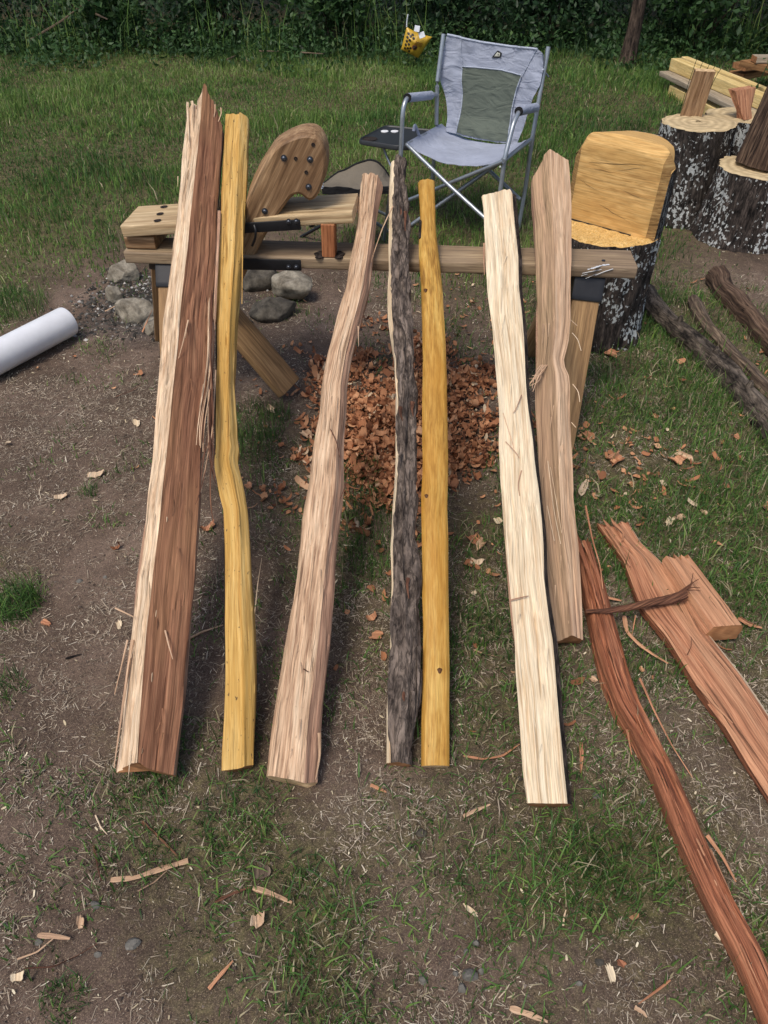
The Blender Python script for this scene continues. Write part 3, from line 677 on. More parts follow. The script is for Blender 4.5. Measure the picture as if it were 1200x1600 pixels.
# ------------------------------------------------------------------ split staves leaning on the bench
BX0, BY0, BX1, BY1 = -.863, 2.449, .809, 2.326            # front edge of the bench
BH = .56
def bench_Y(X): return BY0 + (X - BX0) * (BY1 - BY0) / (BX1 - BX0)
def stave(name, label, cat, rows, prof, t, mats, bot, top, segm, warp=None, fib=.0014, sag=0.0, capmat=0, step=.011, extra=None, base=None, dp=.0045):
    """rows: (y, xl, xr) outline of the face seen; prof: (u, v) loop across; t: thickness under the face"""
    rows = np.array(rows, float); yb = rows[:, 0].max()
    th = .45
    for _ in range(6):
        hb = t * math.cos(th)
        xm = (np.interp(yb, rows[:, 0], rows[:, 1]) + np.interp(yb, rows[:, 0], rows[:, 2])) / 2
        B = G(xm, yb, hb); Xb = G(np.interp(405, rows[:, 0], (rows[:, 1] + rows[:, 2]) / 2), 405, .6)[0]
        Yb = bench_Y(Xb); Hs = BH + .004
        if Xb < -.15:                      # these two rest on the raised ledge
            Hs = .626 + (Xb + .853) / .755 * .065 + .0225
        th = math.atan2(Hs + t / math.cos(th) - hb, Yb - B[1])
    D = np.array([0, math.cos(th), math.sin(th)]); Nn = np.array([0, -math.sin(th), math.cos(th)])
    def s_of(y): return (PL(600, y, B, Nn) - B) @ D
    yy = np.linspace(rows[:, 0].min() - 60, rows[:, 0].max() + 60, 900)
    def ext(c):
        v = np.interp(yy, rows[:, 0], rows[:, c])
        a, b = rows[0], rows[1]; k = yy < a[0]; v[k] = a[c] + (yy[k] - a[0]) * (b[c] - a[c]) / (b[0] - a[0])
        a, b = rows[-1], rows[-2]; k = yy > a[0]; v[k] = a[c] + (yy[k] - a[0]) * (b[c] - a[c]) / (b[0] - a[0])
        K = np.exp(-np.linspace(-2, 2, 9) ** 2); K /= K.sum(); vp = np.pad(v, 4, mode='reflect', reflect_type='odd')
        return np.convolve(vp, K, 'valid')
    rows = rows[np.argsort(rows[:, 0])]
    xl, xr = ext(1), ext(2)
    Lp = PL(xl, yy, B, Nn); Rp = PL(xr, yy, B, Nn); sy = (Lp - B) @ D
    o_ = np.argsort(sy); sy, Lx, Rx, yy2 = sy[o_], Lp[o_, 0], Rp[o_, 0], yy[o_]
    # resample the cross section
    prof = np.array(prof, float); wdt = np.mean(Rx - Lx)
    PU, PV, PS = [], [], []
    for i in range(len(prof)):
        a, b = prof[i], prof[(i + 1) % len(prof)]
        Ls = math.hypot((b[0] - a[0]) * wdt, b[1] - a[1]); k = max(1, int(Ls / dp))
        for j in range(k):
            f = j / k; PU.append(a[0] + (b[0] - a[0]) * f); PV.append(a[1] + (b[1] - a[1]) * f); PS.append(segm[i])
    PU, PV, PS = np.array(PU), np.array(PV), np.array(PS); m = len(PU)
    per = np.r_[0, np.cumsum(np.hypot(np.diff(PU) * wdt, np.diff(PV)))]
    tu = np.array([a for a, _ in top], float); ts = np.array([s_of(b) for _, b in top])
    bu = np.array([a for a, _ in bot], float); bs = np.array([s_of(b) for _, b in bot])
    S1 = np.interp(PU, tu, ts) + .003 * fbm(per * 180, 0 * per, 0, 91, 2); S0 = np.interp(PU, bu, bs)
    n = int((S1.max() - S0.min()) / step); vv = np.linspace(0, 1, n)[:, None]
    s = S0[None] * (1 - vv) + S1[None] * vv
    U = np.broadcast_to(PU[None], s.shape)
    if warp is not None:
        ymap = np.interp(s, sy, yy2); u0, wy, wu = warp
        ru = np.interp(ymap, wy, wu)
        U = np.where(U < u0, U / u0 * ru, ru + (U - u0) / (1 - u0) * (1 - ru))
    xL = np.interp(s, sy, Lx); xR = np.interp(s, sy, Rx)
    X = xL + U * (xR - xL); V = np.broadcast_to(PV[None], s.shape).copy()
    # relief: long fibres, dents
    nu = np.roll(PV, -1) - np.roll(PV, 1); nx = (np.roll(PU, -1) - np.roll(PU, 1)) * wdt
    nn = np.hypot(nu, nx) + 1e-9; n_u, n_v = -nu / nn, nx / nn        # outward (loop runs left to right on top)
    sd = hash_str(label) % 500
    d = fib * fbm(per[None] * 130, s * 4.2, 0, sd, 3, .6) + fib * 1.7 * fbm(per[None] * 40, s * 2.6, 0, sd + 3, 3) + .004 * fbm(per[None] * 8, s * 4.5, 0, sd + 5, 2)
    if fib > .001:
        d = d - .0045 * np.exp(-(np.abs(fbm(per[None] * 24, s * 1.3, 0, sd + 8, 3)) / .05) ** 2) * np.clip(fbm(s * 2.2, per[None] * 12, 0, sd + 9, 2) * 2.5, 0, 1)
    if extra is not None: d = d + extra(U, s, PS, np.interp(s, sy, yy2))
    X = X + n_u[None] * d; V = V + n_v[None] * d
    Rr = np.zeros(s.shape + (3,)); Rr += B; Rr[..., 0] = X
    Rr = Rr + D * s[..., None] + Nn * V[..., None]; Rr[..., 0] = X
    gv = np.stack([np.broadcast_to(per[None], s.shape) + sd * .77, np.broadcast_to(per[None] * .3, s.shape), s + sd * .3], -1)
    loc = np.array([B[0], B[1], 0])
    root = thing(name, loc, label, cat, 'split staves leaning on the bench')
    loft('split_face', Rr, mats, root, gv=gv, segmat=PS, capmat=capmat, sharp=50)
    fr = dict(B=B, D=D, N=Nn, root=root)
    return fr
def sliver(fr, pts, w0=.004, mat='pale_sap', lift=.006, name='splinter', w1=.001, sidev=None):
    """thin torn fibre: pts = (px, py, lift)"""
    P = []
    for p in pts:
        l = p[2] if len(p) > 2 else lift
        P.append(PL(p[0], p[1], fr['B'] + fr['N'] * l, fr['N']))
    P = np.array(P); Q = smooth(P, max(10, len(P) * 6), 8)
    return tube(name, Q, np.linspace(w0, w1, len(Q)), MAT[mat], fr['root'], m=6, flat=.5, up=fr['N'])

def crack1(U, s, PS, y):
    e = np.zeros_like(s)
    f = PS[None] == 0
    # shredded ribs on the sapwood face
    e = e + f * (.0035 * fbm(U * 22, s * 1.6, 0, 17, 3) + .002 * fbm(U * 60, s * 5, 0, 18, 2))
    cu = np.interp(y, [158, 260, 330, 400], [.27, .22, .18, .17]); e = e - f * .02 * np.exp(-((U - cu) / .025) ** 2) * np.clip((370 - y) / 60, 0, 1)
    cu2 = .18 + .05 * np.sin(s * 5); e = e - f * .009 * np.exp(-((U - cu2) / .018) ** 2) * np.clip(fbm(s * 3, 0 * s, 0, 19, 2) * 3, 0, 1)
    return e
f1 = stave('split_log', 'largest split log with pale fibrous left face and red brown right face', 'split log',
  [(160, 291, 346), (200, 287, 347), (300, 279, 339), (400, 267, 334), (500, 255, 326), (600, 246, 321), (700, 238, 311), (800, 227, 307), (900, 212, 300), (1000, 202, 291), (1100, 191, 282), (1203, 178, 270)],
  [(0, -.012), (.35, .036), (1, -.010), (.95, -.055), (.5, -.085), (.05, -.06)], .085,
  [MAT['pale_sap'], MAT['heart'], MAT['pink_side'], MAT['end_warm']],
  [(0, 1206), (.12, 1196), (.42, 1194), (.55, 1202), (1, 1210)], [(0, 204), (.02, 176), (.10, 160), (.12, 162), (.20, 168), (.24, 185), (.30, 160), (.40, 143), (.46, 144), (.50, 150), (.62, 160), (.72, 160), (.74, 168), (.86, 176), (.9, 184), (1, 194)],
  [0, 1, 2, 2, 2, 2], warp=(.35, [143, 300, 400, 500, 600, 800, 1000, 1200], [.53, .47, .47, .43, .42, .38, .37, .45]), extra=crack1, capmat=3, fib=.0016)
for p in ([(300, 158, .02), (302, 175, .01), (303, 215, .02)], [(293, 160, .0), (293, 178, .0), (296, 230, .01)]):
    sliver(f1, p, .0045)
for p in ([(336, 163, .02), (336, 175, .012), (330, 200, .005)], [(345, 168, .02), (346, 177, .01), (341, 190, .0)], [(294, 500, .03), (286, 535, .05), (279, 560, .03)], [(258, 985, .02), (264, 1010, .03), (270, 1030, .02)],
          [(180, 950, .0), (195, 957, .0), (209, 964, .02)], [(318, 600, .01), (312, 640, .02), (310, 660, .01)], [(199, 1000, .0), (190, 1040, .01), (179, 1085, -.03)]):
    sliver(f1, p, .0022, 'tan')
sliver(f1, [(207, 1000, .0), (198, 1060, .004), (188, 1130, .004), (178, 1200, .004)], .0045, 'tan', name='torn_strip')
for k in range(16):
    a = 330 + RNG.normal(0, 3); b = 322 + RNG.normal(0, 7)
    y0 = 500 + RNG.uniform(-60, 120); y1 = RNG.uniform(680, 790)
    sliver(f1, [(a + (500 - y0) * -.02, y0, -.01), (a - 3, (y0 + y1) / 2, .012), (b + RNG.normal(0, 3), y1 - 30, .02), (b + RNG.normal(2, 7), y1, .01)], RNG.uniform(.0014, .0032), 'cedar_bark' if k % 3 else 'pink', name='hanging_fibre')
sliver(f1, [(342, 330, -.02), (336, 480, -.01), (330, 600, -.01), (325, 700, 0)], .006, 'pink_side', name='torn_strip')
sliver(f1, [(330, 600, -.0), (331, 700, .01), (327, 780, .0), (333, 815, -.02)], .0035, 'cedar_bark', name='torn_strip')

f2 = stave('split_stave', 'narrow yellow split stave with a double kink, close beside the largest split log', 'stave',
  [(176, 352, 387), (200, 350, 386), (300, 344, 382), (400, 340, 377), (500, 337.5, 369), (600, 336, 366), (680, 335.5, 369), (700, 335, 372), (714, 333.5, 368.5), (728, 334, 370), (745, 337, 375), (770, 341.5, 380), (796, 348.5, 384), (850, 350, 387), (900, 349, 389), (1000, 348, 394), (1100, 348, 396), (1200, 347, 396)],
  [(0, -.004), (.62, 0), (.72, .008), (1, -.012), (.94, -.042), (.4, -.05), (.05, -.038)], .05,
  [MAT['yellow'], MAT['thin_bark'], MAT['end_warm']], [(0, 1204), (.5, 1201), (1, 1194)], [(0, 175), (1, 181)], [0, 0, 0, 0, 1, 1, 1], capmat=2)
sliver(f2, [(378, 300, -.005), (379, 400, .0), (378, 475, -.01)], .003, 'yellow', name='torn_strip')

f3 = stave('split_stave', 'pinkish split stave leaning right, third from the left', 'stave',
  [(268, 566, 598), (300, 562, 594), (350, 557, 588), (400, 549, 581), (450, 540, 574), (500, 527, 561), (550, 512, 549), (600, 502, 542), (650, 497, 540), (700, 489, 536), (750, 484, 534), (800, 475, 529), (900, 462, 521), (1000, 448, 513), (1100, 430, 501), (1216, 415, 493)],
  [(0, -.01), (.1, 0), (.78, .004), (1, -.028), (.95, -.06), (.3, -.07), (.0, -.045)], .068,
  [MAT['pink'], MAT['pink_side'], MAT['end_pale']], [(0, 1211), (.5, 1218), (.8, 1224), (1, 1219)], [(0, 268), (1, 278)], [0, 0, 1, 1, 1, 1, 0], capmat=2, fib=.0018)
sliver(f3, [(499, 1145, .0), (500, 1180, -.01), (493, 1218, -.02)], .004, 'pink', name='torn_strip')
sliver(f3, [(614, 322, .0), (598, 355, .0), (584, 395, -.02), (580, 410, -.02)], .0022, 'pink', name='hanging_fibre')
for p in ([(516, 670, .01), (526, 690, .015), (531, 715, .0)], [(544, 740, -.03), (536, 770, .0), (531, 780, .0)], [(474, 1045, .01), (482, 1050, .012)]):
    sliver(f3, p, .0016, 'cedar_bark')
def barkrel(U, s, PS, y):
    f = PS[None] == 1
    r = np.abs(fbm(U * 9, s * 7, 0, 23, 4)); return f * (.005 * fbm(U * 5, s * 9, 0, 24, 4) - .006 * np.exp(-(r / .08) ** 2) + .002 * np.sign(fbm(U * 6 + 3, s * 12, 0, 25, 2)))
f4 = stave('bark_stave', 'stave still covered in dark grey bark, in the middle of the row', 'stave',
  [(248, 609, 634), (300, 608, 637), (350, 608, 639), (400, 607, 641), (450, 607, 644), (500, 610, 645), (545, 616, 648), (560, 619, 650), (600, 619, 651), (700, 619, 653), (800, 612, 652), (850, 610, 654), (900, 612, 656), (1000, 610, 658), (1100, 606, 656), (1192, 604, 649)],
  [(0, -.018), (.16, -.002), (.5, .010), (.9, 0), (1, -.014), (.9, -.05), (.1, -.05)], .052,
  [MAT['white'], MAT['dry_bark'], MAT['end_warm']], [(0, 1190), (1, 1194)], [(0, 250), (.3, 245), (1, 246)], [0, 1, 1, 1, 1, 0, 0],
  warp=(.16, [250, 500, 560, 700, 1192], [.18, .13, .05, .02, .02]), extra=barkrel, capmat=2, fib=.0016)
for k in range(16):
    y = RNG.uniform(270, 1150); x = np.interp(y, [250, 550, 1190], [622, 634, 628]) + RNG.normal(0, 8); sliver(f4, [(x, y, .009), (x + RNG.normal(0, 2), y + 10, .016), (x + RNG.normal(0, 2), y + RNG.uniform(16, 34), .009)], RNG.uniform(.003, .007), 'dry_bark' if k % 3 else 'cedar_bark', name='bark_flake')
for p, wd_ in (([(622, 500, .012), (634, 530, .02), (630, 548, .014)], .008), ([(655, 1010, .004), (654, 1060, .006), (651, 1120, .002)], .005), ([(628, 330, .012), (624, 352, .018)], .006)):
    sliver(f4, p, wd_, 'dry_bark', name='bark_flake')
def knot5(U, s, PS, y):
    e = 0 * s
    for ky, ku in ((452, .3), (774, .25), (1047, .65)):
        e = e + .004 * np.exp(-((y - ky) / 12) ** 2 - ((U - ku) / .2) ** 2)
    return e
f5 = stave('shaved_stave', 'smooth shaved golden yellow stave right of the bark covered one', 'stave',
  [(281, 653, 679), (320, 656, 681), (345, 657, 681), (370, 656, 682), (400, 656, 685), (450, 658, 692), (500, 659.5, 695.5), (600, 660, 699), (700, 660, 701), (800, 660, 701), (900, 660, 702), (1000, 660, 703), (1100, 658.5, 704), (1196, 656, 705)],
  [(0, -.008), (.12, 0), (.5, .004), (.88, 0), (1, -.008), (.95, -.03), (.5, -.036), (.05, -.03)], .036,
  [MAT['yellow_smooth'], MAT['yellow_smooth'], MAT['end_pale']], [(0, 1196), (1, 1196)], [(0, 281), (1, 281)], [0] * 8, extra=knot5, capmat=2, fib=.0003)
kn = M('dark_knot'); kn.fin(S(84, 52, 22), .6)
for kx, ky in ((665, 452), (667, 774), (687, 1047)):
    c = PL(kx, ky, f5['B'] + f5['N'] * .008, f5['N']); a = np.linspace(0, 2 * np.pi, 14, endpoint=False)
    V = np.vstack([c[None] + f5['N'] * .0012, c + (.006 * np.cos(a) * (1 + .2 * np.sin(3 * a)))[:, None] * np.array([1, 0, 0]) + (.0075 * np.sin(a))[:, None] * f5['D'] - f5['N'] * .004])
    mk('knot', V, [[0, 1 + j, 1 + (j + 1) % 14] for j in range(14)], kn.m, f5['root'])
c = [PL(657, 345, f5['B'], f5['N']), PL(656.5, 358, f5['B'], f5['N']), PL(656, 372, f5['B'], f5['N'])]
tube('bark_scar', smooth(c, 10), .004, MAT['thin_bark'], f5['root'], m=8)

f6 = stave('split_stave', 'bright cream white split stave with dark bark along its right edge', 'stave',
  [(300, 753, 801), (350, 757, 804), (400, 762, 809), (450, 764.5, 811), (500, 769, 817), (550, 775, 822), (600, 779.5, 825), (650, 782, 828), (700, 782, 833), (750, 784, 838), (800, 787.5, 842), (900, 793, 851), (1000, 802, 866), (1100, 808, 873.6), (1200, 817, 880), (1256, 823, 885)],
  [(0, -.003), (.03, 0), (.97, 0), (1.0, -.003), (1.13, -.014), (1.0, -.045), (.4, -.05), (.14, -.03)], .05,
  [MAT['white'], MAT['thin_bark'], MAT['pink_side'], MAT['end_warm']], [(0, 1255), (1, 1256)], [(0, 305), (.3, 302), (.7, 296), (.9, 295), (1, 300)], [0, 0, 0, 1, 1, 1, 2, 2], capmat=3, fib=.0014)
for p, wd_ in (([(815, 617, .004), (806, 640, .012), (802, 645, .006)], .0014), ([(790, 690, .006), (804, 704, .012), (812, 716, .004)], .0013), ([(815, 735, .004), (809, 755, .01), (812, 775, .004)], .0016), ([(757, 380, -.03), (756, 400, -.02), (757, 430, -.03)], .004),
               ([(797, 938, .003), (812, 934, .006), (826, 931, .003)], .0022), ([(804, 703, .003), (786, 645, .004)], .0012)):
    sliver(f6, p, wd_, 'pink_side')
f7 = stave('split_stave', 'shorter tan split stave, the rightmost one leaning on the bench', 'stave',
  [(240, 834, 889), (300, 835, 893), (400, 840, 896), (450, 841, 895), (500, 842, 893), (530, 842, 890), (546, 842, 886), (560, 842, 882), (572, 842, 884), (584, 842, 890), (600, 842, 892), (700, 844, 895), (800, 848, 900), (850, 852, 904), (900, 858, 908), (950, 863, 911), (997, 868, 914)],
  [(0, -.03), (.42, .014), (1, -.008), (.97, -.05), (.5, -.07), (.05, -.06)], .068,
  [MAT['tan'], MAT['tan'], MAT['pink_side'], MAT['end_warm'], MAT['tan_grey']], [(0, 1001), (.42, 995), (1, 999)], [(0, 268), (.2, 254), (.42, 239), (.7, 243), (1, 247)], [4, 1, 2, 2, 2, 2],
  warp=(.42, [240, 600, 800, 1000], [.42, .5, .5, .5]), capmat=3, fib=.0016)
for k in range(9):
    sliver(f7, [(846 + RNG.normal(0, 4), 570, .0), (838 + RNG.normal(0, 5), 585 + RNG.normal(0, 6), .02), (828 + RNG.normal(0, 8), 600 + RNG.normal(0, 12), .02)], .0014, 'tan', name='torn_fibre')
for p in ([(894, 520, .01), (903, 530, .02), (908, 548, .0)], [(892, 500, .0), (902, 509, -.01)], [(895, 600, 0), (904, 612, .01), (906, 628, .0)], [(856, 720, .015), (864, 790, .03), (876, 850, .015)], [(860, 730, .015), (872, 800, .025), (878, 835, .01)], [(855, 790, .012), (866, 845, .02)], [(893, 660, .0), (900, 668, .0)]):
    sliver(f7, p, .0010, 'pale_sap', name='torn_fibre')

for fr__, xs_, mt, nn_ in ((f1, ([200, 600, 1180], [300, 262, 215]), 'pale_sap', 26), (f3, ([300, 700, 1180], [578, 512, 455]), 'pink', 16), (f6, ([330, 700, 1220], [780, 806, 850]), 'white', 14), (f7, ([300, 600, 980], [862, 866, 888]), 'tan', 16), (f1, ([200, 600, 1180], [325, 298, 245]), 'heart', 16)):
    for k in range(nn_):
        y = RNG.uniform(xs_[0][0], xs_[0][2]); x = np.interp(y, *xs_) + RNG.normal(0, 9); L_ = RNG.uniform(14, 40); dx = RNG.normal(-2.5, 2.5)
        sliver(fr__, [(x, y, .006 if fr__ is not f1 else .022), (x + dx * .5, y + L_ * .5, .012 if fr__ is not f1 else .03), (x + dx, y + L_, .006 if fr__ is not f1 else .022)], RNG.uniform(.0008, .002), mt, name='loose_fibre', w1=.0005)
# ------------------------------------------------------------------ the shaving horse
e_ = nrm([BX1 - BX0, BY1 - BY0, 0]); q_ = np.array([-e_[1], e_[0], 0]); Zv = np.array([0, 0, 1.])
HB = thing('shaving_horse', (0, 2.45, 0), 'long wooden shaving horse bench carrying the row of leaning staves', 'bench')
A0 = np.array([BX0, BY0, 0]); A1 = np.array([BX1, BY1, 0])
SPK = beam('seat_plank', A0 + q_ * .07 + Zv * .5405, A1 + q_ * .07 + Zv * .5405, q_, .14, .039, [MAT['bench_grey'], MAT['end_warm']], HB, r=.006, n=80, wob=.002, capmat=1)
# upper ledge, rising to the right
L0 = np.array([-.853, 2.452, .626]); L1 = np.array([-.098, 2.392, .691])
up_ = nrm(np.cross(L1 - L0, q_)); up_ = up_ * np.sign(up_[2])
def groove(R, t, prof):
    top = prof[:, 1] * 0 + 1
    return R
for i, (s0, s1) in enumerate(((0, .30), (.30, .40), (.40, 1.0))):
    P0 = L0 + (L1 - L0) * s0; P1 = L0 + (L1 - L0) * s1
    if i == 1:      # two cheeks either side of the slot for the arm
        beam('ledge_cheek', P0 + q_ * .012, P1 + q_ * .012, q_, .024, .037, [MAT['ledge'], MAT['end_pale']], HB, n=10, capmat=1)
        beam('ledge_cheek', P0 + q_ * .178, P1 + q_ * .178, q_, .024, .037, [MAT['ledge'], MAT['end_pale']], HB, n=10, capmat=1)
    else:
        WL_ = beam('work_ledge', P0 + q_ * .095, P1 + q_ * .095, q_, .19 if i == 0 else .175, .037, [MAT['ledge'], MAT['end_pale']], HB, r=.005, n=40, capmat=1, seed=i)
LG0 = [o for o in HB.children if o.name.startswith('work_ledge')][0]
hole = plain('dark_hole', (0.02, 0.013, 0.01), .9)
for px, py in ((256, 323), (250, 334), (246, 344.5)):
    c = PL(px, py, L0 + up_ * .0205, up_); a = np.linspace(0, 2 * np.pi, 20, endpoint=False)
    er = nrm(L1 - L0)
    ring = lambda r, z: c + (r * np.cos(a))[:, None] * er + (r * np.sin(a))[:, None] * q_ + up_ * z
    loft('peg_hole', np.stack([ring(.0125, .0006), ring(.011, .001), ring(.0095, -.0005), ring(.004, -.0012), ring(.0005, -.0012)]), hole, LG0, caps=False)
# spacer block and post
sb0 = PY(195, 386, 2.455); beam('spacer_block', [sb0[0] + .003, 2.455 + .09, .5825], [sb0[0] + .105, 2.447 + .09, .5825], q_, .15, .040, [MAT['head'], MAT['head']], HB, r=.006, n=8)
pp = PY(513, 378, 2.40); beam('riser_post', [pp[0], 2.425, .561], [pp[0] + .002, 2.425, .668], e_, .044, .05, [MAT['redpost'], MAT['end_warm']], HB, r=.003, n=8, capmat=1)
for dx in (-.032, .032):
    c = np.array([pp[0] + dx, 2.42, .560]); n = 16; a = np.linspace(0, 2 * np.pi, n, endpoint=False)
    V = np.stack([[c + np.array([.016 * math.cos(t) * (1 + .3 * math.sin(5 * t)), .03 * math.sin(t), 0.0006 + .004 * k]) * [1, 1, 1] for t in a] for k in range(2)])
    loft('charred_mark', V, MAT['thin_bark'], HB)  # small dark patch on each side of the post foot
# the swinging arm with its carved head
hp = np.array([(610, 740), (612, 600), (622, 500), (640, 440), (680, 360), (712, 310), (738, 272), (765, 250), (795, 234), (830, 220), (862, 212), (900, 212), (930, 228), (950, 258), (961, 300), (962, 345), (958, 380), (948, 415), (935, 450), (918, 480), (898, 496), (882, 495), (868, 482), (860, 470), (845, 462), (825, 466), (806, 486), (785, 515), (762, 548), (720, 615), (690, 665), (655, 740)], float)
hp = np.stack([150 + hp[:, 0] / 2.667, 130 + hp[:, 1] / 2.667], 1)
def closed_smooth(P, n=110, it=4):
    Q = np.vstack([P, P[:1]]); Q = resamp(Q, n + 1)[:-1]
    for _ in range(it): Q = (np.roll(Q, 1, 0) + 2 * Q + np.roll(Q, -1, 0)) / 4
    return Q
hp = closed_smooth(hp, 130, 3)
fr_ = PY(hp[:, 0], hp[:, 1], 2.425)
hc = fr_.mean(0); 
ringsR = []
for dy, k in ((0.0, -.010), (.004, -.004), (.012, 0), (.035, .0), (.06, .003), (.10, .003), (.135, -.003), (.148, -.014)):
    nrm2 = nrm(np.stack([np.roll(fr_[:, 2], -1) - np.roll(fr_[:, 2], 1), 0 * fr_[:, 0], -(np.roll(fr_[:, 0], -1) - np.roll(fr_[:, 0], 1))], -1))
    sgn = np.sign(((fr_ - hc) * nrm2).sum())
    ringsR.append(fr_ + nrm2 * sgn * k + np.array([0, dy, 0]))
HR = np.array(ringsR)
ax_h = nrm(PY(470, 210, 2.4) - PY(385, 390, 2.4)); sx_h = nrm(np.cross(ax_h, [0, 1, 0]))
gvh = np.stack([(HR @ sx_h), HR[..., 1], (HR @ ax_h)], -1)
# front face with inner rings so the relief follows the outline
def headmesh():
    n, m = HR.shape[:2]; V = [HR.reshape(-1, 3)]; F = []
    idx = np.arange(n * m).reshape(n, m)
    for i in range(n - 1):
        for j in range(m): F.append([idx[i, j], idx[i + 1, j], idx[i + 1, (j + 1) % m], idx[i, (j + 1) % m]])
    F.append(list(idx[0])); F.append(list(idx[-1][::-1]))
    V = np.vstack(V)
    gv = np.stack([V @ sx_h, V[:, 1] * 1.0, V @ ax_h], -1)
    return mk('arm_head', V, F, MAT['head'], HB, gv=gv, sharp=30)
AH = headmesh()
def bolt(px, py, Y, r=.009, par=None, nv=(0, -1, 0), name='bolt'):
    c = PY(px, py, Y); nv = np.array(nv, float); a1 = nrm(np.cross(nv, [0, 0, 1])); a2 = np.cross(nv, a1)
    a = np.linspace(0, 2 * np.pi, 12, endpoint=False)
    R = np.stack([c + rr * (np.cos(a)[:, None] * a1 + np.sin(a)[:, None] * a2) + nv * z for rr, z in ((r * 1.5, -.002), (r * 1.5, .0015), (r, .0016), (r * .95, .005), (r * .5, .007))])
    return loft(name, R, MAT['bolt'], par or HB)
for zx, zy in ((783, 312), (892, 318), (886, 432), (703, 533)):
    bolt(150 + zx / 2.667, 130 + zy / 2.667, 2.424, .0065, AH)
for zx, zy in ((832, 315), (905, 257), (876, 372)):
    c = PY(150 + zx / 2.667, 130 + zy / 2.667, 2.4235); a = np.linspace(0, 2 * np.pi, 12, endpoint=False)
    loft('bolt_hole', np.stack([c + r * np.stack([np.cos(a), 0 * a, np.sin(a)], -1) + [0, y, 0] for r, y in ((.006, .001), (.0055, -.0005), (.001, .0003))]), hole, AH, caps=False)
# arm below the bench and its foot treadle
beam('swing_arm', [-.435, 2.475, .60], [-.60, 2.50, .31], q_, .085, .06, MAT['head'], HB, r=.008, n=20)
T0 = np.array([-.60, 2.52, .35]); T1 = G(452, 606, .045)
beam('treadle', T0, T1, [.1, .75, .55], .11, .042, [MAT['leg'], MAT['redpost']], HB, r=.012, n=24, capmat=1)
# steel straps and brackets
ST1 = beam('steel_strap', [PY(338, 350, 2.40)[0], 2.405, .651], [PY(470, 348, 2.40)[0], 2.392, .672], Zv, .032, .006, MAT['steel'], HB, r=.001, n=6, wob=0)
ST2 = beam('steel_strap', [PY(338, 417, 2.39)[0], 2.402, .541], [PY(471, 417, 2.39)[0], 2.388, .541], Zv, .036, .006, MAT['steel'], HB, r=.001, n=6, wob=0)
for px, py, y in ((451, 346, 2.389), (463, 345.5, 2.388), (451, 417, 2.386), (463, 417, 2.385)): bolt(px, py, y, .0055, ST1 if py < 400 else ST2)
for k in range(3):
    a = np.linspace(0, np.pi, 9); c = PY(397, 362, 2.395)
tube('steel_loop', smooth([PY(397, 352, 2.385), PY(400, 360, 2.375), PY(399, 372, 2.375), PY(394, 384, 2.385)], 14), .004, MAT['steel'], HB, m=8)
# legs with sleeves
def leg(top, bot, side, w_=.088, t_=.038, sleeve=True):
    top, bot = np.array(top), np.array(bot)
    lg = beam('leg', top, bot, side, w_, t_, [MAT['leg'], MAT['end_warm']], HB, r=.004, n=30, capmat=1)
    d = nrm(bot - top)
    if sleeve: beam('leg_bracket', top - d * .0, top + d * .085, side, w_ + .012, t_ + .012, MAT['steel'], lg, r=.002, n=6, wob=0)
gR = G(873, 708); gL = G(276, 700)
leg([.672, 2.375, .515], [gR[0], gR[1], gz(gR[0], gR[1]) - .01], e_)
leg([-.715, 2.475, .515], [gL[0], gL[1], -.01], e_)
leg([.64, 2.46, .515], [.60, 2.78, -.01], e_)
leg([-.76, 2.56, .515], [-.93, 2.92, -.01], e_)
# screw, paint smears on the right end
c = PL(943, 407, [0, 0, .5612], [0, 0, 1]); a = np.linspace(0, 6.283, 12, endpoint=False)
loft('screw', np.stack([c + r * np.stack([np.cos(a), np.sin(a), 0 * a], -1) + [0, 0, z] for r, z in ((.006, -.001), (.006, .0015), (.003, .0025))]), MAT['bolt'], SPK)
for pts, wd_ in (([(918, 421), (930, 418), (938, 415), (952, 413)], .0035), ([(926, 419), (935, 416), (945, 413)], .003)):
    Q = smooth(np.array([PL(x, y, [0, 0, .5614], [0, 0, 1]) for x, y in pts]), 18, 1)
    tube('paint_smear', Q, wd_ * (1 + .4 * RNG.normal(0, 1, 18)).clip(.3, 1.8), MAT['paint'], SPK, m=6, flat=.16)
for pts, wd_ in (([(910, 427), (925, 424), (940, 421)], .0018), ([(930, 430), (945, 424), (958, 420)], .0022), ([(908, 431), (918, 428)], .0014), ([(915, 435), (932, 428)], .0012)):
    Q = smooth(np.array([PL(x, y, [BX1, BY1 - .003, .54], [e_[1], -e_[0], 0]) for x, y in pts]), 12, 1)
    tube('paint_smear', Q, wd_, MAT['paint'], SPK, m=6, flat=.35)

